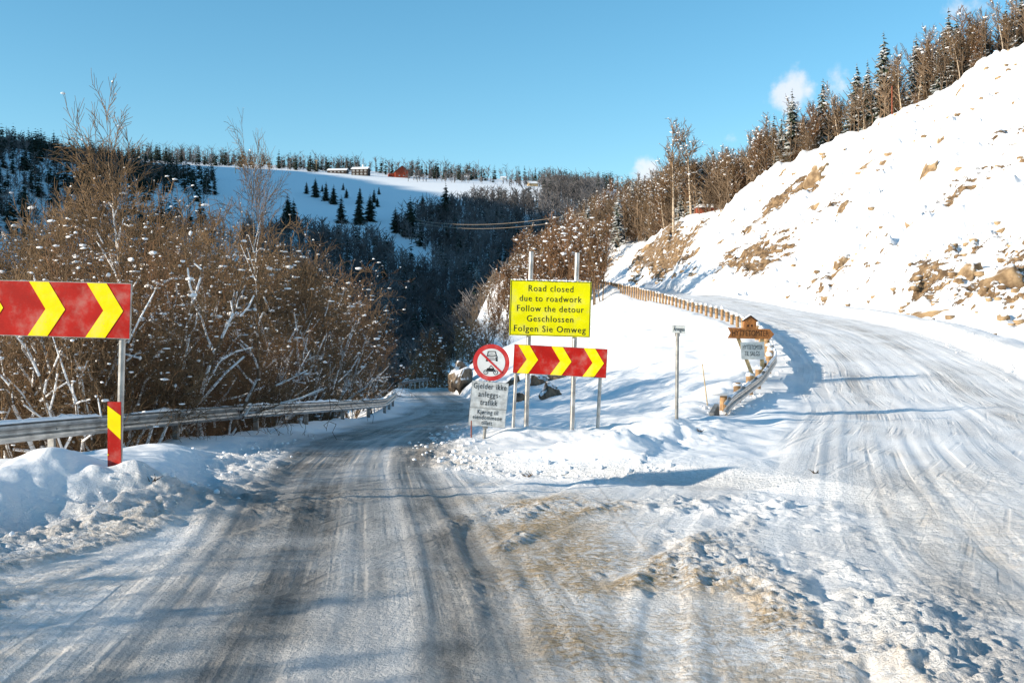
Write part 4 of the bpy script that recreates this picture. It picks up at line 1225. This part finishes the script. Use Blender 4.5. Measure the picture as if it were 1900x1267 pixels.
# spruces one can pick out on the right skyline: (px of stem, py of top, metres behind the cutting's edge)
SKY = [(1470, 158, 6, 'snowy spruce standing out on the skyline nearest the small cloud'), (1527, 140, 8, 'slim spruce right of the skyline spruce by the cloud'), (1590, 112, 7, 'first of the paired spruces left of the tall dark spruce'),
       (1610, 105, 7, 'second of the paired spruces left of the tall dark spruce'), (1640, 52, 6, 'tall dark pointed spruce alone against the sky'), (1700, 55, 7, 'spruce behind the pair of birches right of the tall dark spruce'), (1760, 8, 8, 'tall spruce left of the twin near the upper right corner'),
       (1775, 22, 8, 'right twin of the tall spruces near the upper right corner'), (1436, 205, 9, 'small dark spruce left of the cloud-side spruce'), (1450, 215, 5, 'small spruce low beside the cloud-side spruce'), (1800, 20, 12, 'broad pine-dark spruce behind the upper right birches')]
def edge_y(px):
    ys = np.linspace(100, 212, 400); pxs = 950 + FPX * XT(ys) / ys
    return float(np.interp(px, pxs[::-1], ys[::-1]))
for i, (px, top, dd, lab) in enumerate(SKY):
    y = edge_y(px) + dd * .8; x = px_x(px, y); z = hz(x, y); h = px_z(top, y) - z
    h = min(max(h, 4), 17)
    plant('spruce_tree', lab, 'tree', SPRUCE[i % 5], x, y, z - .2, (h / 10 * .85, h / 10 * .85, h / 10), 'spruces on the right-hand skyline', None, frnd)
SKYX = [560, 740, 790, 830, 880, 950, 1000, 1070, 1160, 1200, 1240, 1330, 1400, 1480, 1640, 1760, 1900]
SKYY = [740, 655, 600, 560, 510, 450, 395, 352, 312, 318, 290, 262, 230, 190, 100, 40, -20]
def wood(n, fn, name, lab, kinds, base, hlo, hhi, group, seedv):
    r_ = random.Random(seedv); c = 0; k = 0
    while c < n and k < n * 40:
        k += 1
        x, y = fn(r_)
        z = hz(x, y)
        px, py = project(x, y, z)
        if px < 560 or px > 2020: continue
        top = float(np.interp(px, SKYX, SKYY)) + r_.uniform(-8, 40)
        h = min(r_.uniform(hlo, hhi), px_z(top, y) - z)
        if h < 1.3: continue
        plant(name, lab, 'bush' if 'bush' in name else 'tree', kinds[r_.randrange(len(kinds))], x, y, z - .2, (h / base * r_.uniform(.85, 1.1), h / base * r_.uniform(.85, 1.1), h / base), group, None, r_)
        c += 1
def edge_band(lo, hi, y0=100, y1=205):
    def f(r_):
        y = r_.uniform(y0, y1); return at_edge(y, r_.uniform(lo, hi)), y + r_.uniform(0, 4)
    return f
wood(46, edge_band(.5, 9), 'birch_tree', 'pale-stemmed bare birch along the top edge of the rock cutting', FARBIRCH, 11.0, 8, 13, 'birches along the top of the cutting', 51)
wood(64, edge_band(1.0, 14), 'bare_tree', 'snow-dusted bare tree in the wood above the rock cutting', FARTREE, 9.0, 6, 11, 'bare trees above the cutting', 52)
wood(40, edge_band(2, 18), 'spruce_tree', 'snowy spruce among bare trees above the rock cutting', SPRUCE, 10.0, 7, 13, 'spruces among the bare trees above the cutting', 53)
wood(36, edge_band(.2, 5), 'bare_bush', 'low snowy bush on the upper edge of the cutting', BUSH, 3.0, 1.5, 3.2, 'bushes on the edge of the cutting', 54)
# twin birches on the skyline left of the small cloud
for px, top, lab in [(1250, 228, 'left of the twin birches on the skyline above the far bend'), (1282, 225, 'right of the twin birches on the skyline above the far bend')]:
    y = 172.0; x = px_x(px, y); z = hz(x, y); h = min(px_z(top, y) - z, 18)
    plant('birch_tree', lab, 'tree', FARBIRCH[0 if px < 1260 else 2], x, y, z - .2, (h / 11 * 1.1, h / 11 * 1.1, h / 11), None, None, frnd)
# trees below and beyond the upper bend
def below(r_):
    y = r_.uniform(120, 200); return r_.uniform(-22, float(XR(min(y, 205))) - 2.0), y
wood(46, below, 'bare_tree', 'snow-dusted bare tree below the upper road beyond the lemon notice', FARTREE, 9.0, 6, 10.5, 'bare trees below the upper road', 55)
def verge(r_):
    y = r_.uniform(112, 190); return float(XR(min(y, 205))) - r_.uniform(2.0, 10), y
wood(40, verge, 'bare_tree', 'taller bare tree close below the timber-posted rail at the far bend', FARTREE, 9.0, 9, 12, 'bare trees close below the upper rail', 61)
def beyond(r_):
    y = r_.uniform(196, 330); return r_.uniform(-24, 60) * y / 260, y
wood(60, beyond, 'bare_tree', 'bare brown tree on the hillside beyond the upper bend', FARTREE, 9.0, 7, 11, 'bare trees beyond the upper bend', 56)
def flank(r_):
    y = r_.uniform(158, 262); return float(np.interp(y, [158, 175, 190, 205, 225, 262], [32, 28.5, 24.5, 20.5, 4, -4])) + r_.uniform(0, 42), y
wood(86, flank, 'bare_tree', 'snow-dusted bare tree on the steep flank left of the rock cutting', FARTREE, 9.0, 6, 10, 'bare trees on the flank left of the cutting', 58)
wood(24, flank, 'birch_tree', 'pale bare birch on the steep flank left of the rock cutting', FARBIRCH, 11.0, 8, 13, 'birches on the flank left of the cutting', 59)
wood(22, flank, 'spruce_tree', 'snowy spruce on the steep flank left of the rock cutting', SPRUCE, 10.0, 7, 11, 'spruces on the flank left of the cutting', 60)
wood(12, beyond, 'spruce_tree', 'snowy spruce on the hillside beyond the upper bend', SPRUCE, 10.0, 8, 13, 'spruces beyond the upper bend', 57)
for (px, py, top, lab) in [(885, 560, 486, 'snow-laden pointed spruce above the round sign against dark woods'), (812, 580, 525, 'pale snowy young spruce left of the snow-laden pointed spruce'), (716, 625, 556, 'blue-white spruce alone in the shaded valley above the far bend'), (880, 530, 490, 'second snowy spruce close beside the snow-laden pointed one')]:
    g = ground_at(px, py, 90, 420)
    if g:
        h = px_z(top, g[1]) - g[2]
        plant('spruce_tree', lab, 'tree', SPRUCE[2], g[0], g[1], g[2] - .2, (h / 10, h / 10, h / 10), None, None, frnd)

# ------------------------------------------------------------------ across the valley
FIELD = [(568.5, 360, 22), (585, 366, 34), (605, 373, 34), (619, 379, 34), (637, 353, 14), (643, 368, 18), (633, 414, 48), (666, 416, 50), (668, 378, 30), (687, 411, 48), (694, 376, 25), (700, 384, 18), (703, 361, 14), (734, 432, 45), (762, 440, 70), (534, 424, 60), (545, 420, 48), (784, 402, 40), (827, 406, 62), (526, 430, 40), (598, 356, 14)]
ORD = ['topmost left', 'second from left', 'third from left', 'fourth from left', 'small upper middle', 'small middle', 'tall lower middle', 'tall central', 'upper central', 'tall right central', 'slim right', 'low right', 'tiny upper right', 'gully-side', 'tall gully', 'tall far left', 'shorter far left', 'wood-edge', 'snowy right-hand', 'low far left', 'tiny upper left']
for i, (px, py, hp) in enumerate(FIELD):
    g = ground_at(px, py, 250, 1200)
    if not g: continue
    h = 1.15 * hp * g[1] / FPX
    plant('spruce_tree', ORD[i] + ' dark spruce of the scattered group on the shaded snowfield', 'tree', SPRUCE_D[i % 4], g[0], g[1], g[2] - .3, (h / 10 * 1.05, h / 10 * 1.05, h / 10), 'spruces scattered on the shaded snowfield', None, frnd)

def in_poly(px, py, poly):
    c = False; n = len(poly)
    for i in range(n):
        x1, y1 = poly[i]; x2, y2 = poly[(i + 1) % n]
        if (y1 > py) != (y2 > py) and px < (x2 - x1) * (py - y1) / (y2 - y1) + x1: c = not c
    return c
OPEN = [(285, 352), (390, 318), (520, 308), (1000, 318), (1010, 372), (900, 372), (805, 392), (745, 410), (735, 432), (800, 478), (790, 512), (680, 445), (560, 436), (480, 440), (330, 400), (200, 420), (150, 400)]
far_dec, far_spr, hill_dec = [], [], []
r_ = random.Random(90); k = 0
while (len(far_dec) < 6800 or len(far_spr) < 760) and k < 120000:
    k += 1
    u = r_.uniform(-.25, .10) if r_.random() < .72 else r_.uniform(-.56, .22); y = 235 + 520 * r_.random() ** 1.1; x = u * y
    z = hz(x, y); px, py = project(x, y, z)
    knoll = x < -95 and 350 < y < 640 and px < 400
    if px > 1120 or (px > 1000 and y < 330): continue
    if (in_poly(px, py, OPEN) or py < 338 or z > 112) and not (knoll and z < 112): continue
    if (r_.random() < (.6 if knoll else .05)) and len(far_spr) < 760: far_spr.append((x, y, z, r_.uniform(7, 14)))
    elif len(far_dec) < 6800: far_dec.append((x, y, z, r_.uniform(6, 11)))
for _ in range(4000):
    x = r_.uniform(-330, -100); y = r_.uniform(360, 600); z = hz(x, y); px, py = project(x, y, z)
    if px < -60 or px > 385 or py > 440 or in_poly(px, py, OPEN): continue
    if r_.random() < .42: far_spr.append((x, y, z, r_.uniform(4, 13)))
    elif r_.random() < .55: far_dec.append((x, y, z, r_.uniform(5, 9)))
for _ in range(1300):
    u = r_.uniform(-.56, .2); y = r_.uniform(770, 900); x = u * y; z = hz(x, y)
    if r_.random() > .75 + 1.6 * float(fbm(np.array([x * .02]), np.array([1.0]), 17, 3)[0]): continue
    (far_spr if r_.random() < .5 else far_dec).append((x, y, z, r_.uniform(6, 15)))
for _ in range(120):
    u = r_.uniform(-.1, .12); y = r_.uniform(690, 760); x = u * y; z = hz(x, y)
    far_dec.append((x, y, z, r_.uniform(5, 9)))
frng = np.random.default_rng(4)
eb = edge_band(.5, 16)
for _ in range(4200):
    q = r_.random()
    if q < .5: x, y = flank(r_)
    elif q < .75: x, y = eb(r_)
    else: x, y = beyond(r_)
    z = hz(x, y); px, py = project(x, y, z)
    h = min(r_.uniform(4, 9), px_z(float(np.interp(px, SKYX, SKYY)) + r_.uniform(5, 50), y) - z)
    if h > 1.5 and px > 600: hill_dec.append((x, y, z, h))
def stick_wood(name, label, trees, n_st, ra, rb, mat):
    B = np.array(trees); n = len(B)
    P0, P1, Ra, Rb = [], [], [], []
    for i in range(n_st):
        if i == 0:
            p0 = B[:, :3] - [0, 0, .4]; p1 = B[:, :3] + np.stack([frng.normal(0, .5, n), frng.normal(0, .5, n), B[:, 3] * .85], -1)
            tops = p1.copy(); P0.append(p0); P1.append(p1); Ra.append(np.full(n, ra * 1.3)); Rb.append(np.full(n, rb))
        else:
            t = frng.uniform(.12, .95, (n, 1)); p0 = B[:, :3] * (1 - t) + tops * t
            a = frng.uniform(0, 6.28, n); L = B[:, 3] * frng.uniform(.14, .36, n)
            p1 = p0 + np.stack([np.cos(a) * L * .75, np.sin(a) * L * .75, L * frng.uniform(.2, 1.1, n)], -1)
            P0.append(p0); P1.append(p1); Ra.append(np.full(n, ra)); Rb.append(np.full(n, rb))
    V, F = tubes(np.vstack(P0), np.vstack(P1), np.concatenate(Ra), np.concatenate(Rb), 3)
    o = link(name, mesh_np(name, V, F, mat)); o['kind'] = 'stuff'; o['label'] = label; o['category'] = 'wood'
stick_wood('far_bare_wood', 'bare wood covering the far side of the valley', far_dec, 14, .15, .08, M_TWIGF)
stick_wood('hillside_brush', 'brown brush filling the gaps of the wood left of the cutting', hill_dec, 15, .055, .028, M_TWIGH)
S0 = [spruce_mesh(440 + i, 10, 2.3, 11, 6, 1, M_NEEDLE_D)['crown'] for i in range(3)]
sv = []
for me in S0:
    v = np.zeros(len(me.vertices) * 3, np.float32); me.vertices.foreach_get('co', v); f = np.zeros(len(me.loops), np.int32); me.loops.foreach_get('vertex_index', f)
    sv.append((v.reshape(-1, 3), f.reshape(-1, 4)))
VV, FF = [], []; base = 0
for i, (x, y, z, h) in enumerate(far_spr):
    v, f = sv[i % 3]; s = h / 10; a = r_.uniform(0, 6.28)
    w_ = np.stack([(v[:, 0] * math.cos(a) - v[:, 1] * math.sin(a)) * s, (v[:, 0] * math.sin(a) + v[:, 1] * math.cos(a)) * s, v[:, 2] * s], -1) + [x, y, z - .3]
    VV.append(w_); FF.append(f + base); base += len(v)
o = link('far_spruce_wood', mesh_np('far_spruce_wood', np.vstack(VV), np.vstack(FF), M_NEEDLE_D)); o['kind'] = 'stuff'
o['label'] = 'dark spruces mixed through the far woods and along the crest'; o['category'] = 'wood'

# ------------------------------------------------------------------ farm buildings on the crest
def building(name, label, px, py, wpx, hpx, depth, wallm, roof='side', rz=0, windows=None, Y=None, over=.3, roofm=M_SNOW, rh=.45, gable_light=None):
    g = ground_at(px, py, 560, 1000) if Y is None else (px_x(px, Y), Y, float(H0(px_x(px, Y), Y)))
    if g is None: g = (px_x(px, 720), 720, float(H0(px_x(px, 720), 720)))
    x, y, z = g; s = y / FPX; w, h = wpx * s, hpx * s
    b = thing(name, label, 'building', (x, y, z - .2), (0, 0, R(rz)))
    wall = MB()
    if roof == 'side':        # ridge runs left-right
        wall.box(-w / 2, w / 2, 0, depth, -.8, h)
        for sx in (-1, 1):
            wall.add([(sx * w / 2, 0, h), (sx * w / 2, depth, h), (sx * w / 2, depth / 2, h + h * rh), (sx * (w / 2 - .15), 0, h), (sx * (w / 2 - .15), depth, h), (sx * (w / 2 - .15), depth / 2, h + h * rh)], [(0, 1, 2), (3, 5, 4), (0, 2, 5, 3), (1, 4, 5, 2)])
        wall.build('wall', wallm, b)
        rf = MB(); oh = .4
        for sy in (0, 1):
            y0 = -oh if sy == 0 else depth + oh
            z0 = h - oh * (h * rh) / (depth / 2)
            rf.add([(-w / 2 - over, y0, z0), (w / 2 + over, y0, z0), (w / 2 + over, depth / 2, h + h * rh), (-w / 2 - over, depth / 2, h + h * rh), (-w / 2 - over, y0, z0 + .35), (w / 2 + over, y0, z0 + .35), (w / 2 + over, depth / 2, h + h * rh + .35), (-w / 2 - over, depth / 2, h + h * rh + .35)],
                   [(0, 3, 2, 1), (4, 5, 6, 7), (0, 1, 5, 4), (1, 2, 6, 5), (2, 3, 7, 6), (3, 0, 4, 7)])
        rfo = rf.build('roof', roofm, b)
    else:                     # gable faces the viewer
        wall.prism([(-w / 2, -.8), (w / 2, -.8), (w / 2, h), (0, h + h * rh), (-w / 2, h)], 0, depth)
        wall.build('wall', wallm, b)
        rf = MB()
        for sx in (-1, 1):
            q = [(0, h + h * rh + .02), (sx * (w / 2 + .5), h - .5 * rh * h / (w / 2) + .02), (sx * (w / 2 + .5), h - .5 * rh * h / (w / 2) + .4), (0, h + h * rh + .4)]
            rf.prism(q if sx > 0 else q[::-1], -.5, depth + .5)
        rfo = rf.build('roof', roofm, b)
    for (fx, fz, fw, fh) in windows or []:
        wd = MB().box(-fw / 2 * w, fw / 2 * w, -.06, -.01, -fh / 2 * h, fh / 2 * h).build('window', M_WHITEPAINT, b, (fx * w, 0, fz * h))
        for q in (-1, 1):
            MB().box(q * fw * w * .22 - fw * w * .17, q * fw * w * .22 + fw * w * .17, -.075, -.062, -fh * h * .36, fh * h * .36).build('pane', M_GLASS, wd)
    return b, wall, w, h, rfo
wins = [(-.36 + .24 * i, zz, .11, .2) for i in range(4) for zz in (.28, .72)]
b, _, w, h, rf = building('farmhouse', 'dark two-storey farmhouse with white windows on the crest', 667, 326, 31, 13, 7, M_DARKWALL, 'side', -8, wins, rh=.3)
MB().box(-.45, .45, -.4, .4, 0, 1.8).build('chimney', M_WHITEPAINT, rf, (w * .12, 3.5, h * 1.32))
building('farm_outbuilding', 'long low dark shed with snowy roof left of the farmhouse', 625, 322, 36, 6.5, 7, M_DARKWALL, 'side', -5, [(-.3 + .2 * i, .5, .08, .3) for i in range(4)], rh=.55)
b, _, w, h, rf = building('red_barn', 'red wooden barn with steep gable on the crest right of the farmhouse', 746, 330, 25, 12, 14, M_REDPAINT, 'gable', 14, [(-.2, .35, .09, .16), (.12, .35, .09, .16)], rh=.85, roofm=M_DARKWALL)
MB().box(-w * .5 - 4, -w * .5 - .02, 3, 10, -.8, h * .75).build('lean_to', M_REDPAINT, b)
building('snowed_hut', 'small snow-covered hut on the crest above the dark wood', 866, 334, 10, 5, 6, M_WHITEPAINT, 'side', 0, None, rh=.9)
building('snowed_hut', 'pale snow-roofed cottage near the right end of the crest', 990, 326, 16, 6, 7, M_PALEWOOD, 'side', 10, None, rh=.7)
building('snowed_hut', 'tiny snowed-in hut between the cottage and the dark wood', 934, 334, 10, 4, 6, M_WHITEPAINT, 'side', 0, None, rh=.8)
# cabin half hidden in the wood at the top of the cutting
y = edge_y(1316) + 7; x = px_x(1316, y); z = hz(x, y)
cb = thing('log_cabin', 'small brown cabin half hidden by trees at the top of the cutting', 'building', (x, y, z))
MB().box(-2.0, 2.0, 0, 3, -2, .7).build('wall', M_STAKE, cb)
MB().prism([(-2.3, .7), (2.3, .7), (1.6, 1.2), (-1.6, 1.2)], -.3, 3.3).build('roof', M_SNOW, cb)

# poles and wires
def pole(label, px, py, top, ymin):
    g = ground_at(px, py, ymin, 1000)
    if not g: return
    h = (py - top) * g[1] / FPX
    t = thing('utility_pole', label, 'pole', g, group='utility poles on the crest')
    MB().tube((0, 0, -.5), (0, 0, h), .22, .16, 7).build('shaft', M_PALEWOOD, t)
    MB().box(-1.2, 1.2, -.12, .12, h - 1.0, h - .7).build('crossarm', M_PALEWOOD, t)
pole('utility pole on the crest left of the long low shed', 587, 318, 296, 560)
pole('utility pole on the crest above the left end of the snowfield', 437, 322, 300, 560)
def wire(label, x0, y0, x1, y1, D0, D1, sag):
    a = Vector((px_x(x0, D0), D0, px_z(y0, D0))); b = Vector((px_x(x1, D1), D1, px_z(y1, D1)))
    m = MB(); n = 24; prev = None
    for i in range(n + 1):
        t = i / n; p = a.lerp(b, t); p.z -= sag * 4 * t * (1 - t)
        if prev is not None: m.tube(prev, p, .045, .045, 5, False)
        prev = p
    o = m.build('power_line', M_WIRE); tag(o, label, 'cable')
wire('upper sunlit power line spanning the shaded valley', 770, 408, 1085, 395, 330, 215, 1.9)
wire('lower fainter power line spanning the shaded valley', 775, 414, 1075, 406, 335, 220, 1.9)
# red snow pole on the cutting's edge
y = edge_y(1655); x = px_x(1655, y)
stake('tall red-brown pole at the treeline on the right-hand slope', 1655, 208, 160, y, .07, M_STAKE, 0, None, 'snow_pole')

# ------------------------------------------------------------------ clods of ploughed snow and litter
C, S = [], []
crng = np.random.default_rng(12)
def clods(n, fx, ylo, yhi, sx, slo, shi):
    for _ in range(n):
        y = ylo + (yhi - ylo) * crng.random() ** 1.3; x = float(fx(y)) + crng.normal(0, sx)
        s0 = slo + (shi - slo) * crng.random() ** 3
        C.append((x, y, hz(x, y) + s0 * .25)); S.append((s0 * crng.uniform(.8, 1.4), s0, s0 * .75))
clods(260, LB, 7, 24, .35, .008, .045)
clods(520, lambda y: AIS(y) + .15, 15.3, 30, .4, .008, .06)
clods(260, lambda y: cR(y) + 3.8, 16, 50, .35, .02, .09)
clods(150, lambda y: XR(y) - .1, 25, 45, .4, .02, .08)
V, F = blobs(np.array(C), np.array(S), crng, 1, .38)
o = link('snow_clods', mesh_np('snow_clods', V, F, M_SNOW, False)); o['kind'] = 'stuff'
o['label'] = 'small lumps of ploughed snow along the road edges'; o['category'] = 'snow'
for i, (px, py, lab) in enumerate([(980, 884, 'short dark twig lying on the snow before the sign island'), (1298, 800, 'brown tuft of grass sticking out of the bank below the guardrail end'), (283, 893, 'brown grass patch in the left snowbank before the marker plate'), (1516, 878, 'dark scrap lying on the packed snow of the upper road mouth')]):
    g = ground_at(px, py)
    t = thing('litter_twig', lab, 'twig', g, (0, 0, i))
    m = MB(); r2 = random.Random(i)
    for _ in range(7):
        a = r2.uniform(0, 6.28); L = r2.uniform(.05, .14)
        m.tube((r2.uniform(-.05, .05), r2.uniform(-.03, .03), -.01), (math.cos(a) * L, math.sin(a) * L, r2.uniform(.01, .07)), .008, .003, 4)
    m.build('stalks', M_DIRT, t)

# ------------------------------------------------------------------ labels that tell look-alikes of a short row apart
ORDW = ['leftmost'] + [w + ' from left' for w in 'second third fourth fifth sixth seventh eighth ninth tenth eleventh twelfth thirteenth fourteenth fifteenth sixteenth seventeenth eighteenth nineteenth twentieth twenty-first twenty-second twenty-third twenty-fourth'.split()]
rows = {}
for o in list(scn.objects):
    if o.parent is None and 'label' in o and 'group' in o: rows.setdefault((o['group'], o['label']), []).append(o)
for (g_, l_), obs in rows.items():
    if 1 < len(obs) <= 24 and 'outside the picture' not in l_:
        l_ = ' '.join(l_.split()[:13]) if len(l_.split()) > 13 else l_
        obs.sort(key=lambda o: o.location.x / max(o.location.y, 1))
        for i, o in enumerate(obs): o['label'] = l_ + ', ' + ORDW[i]
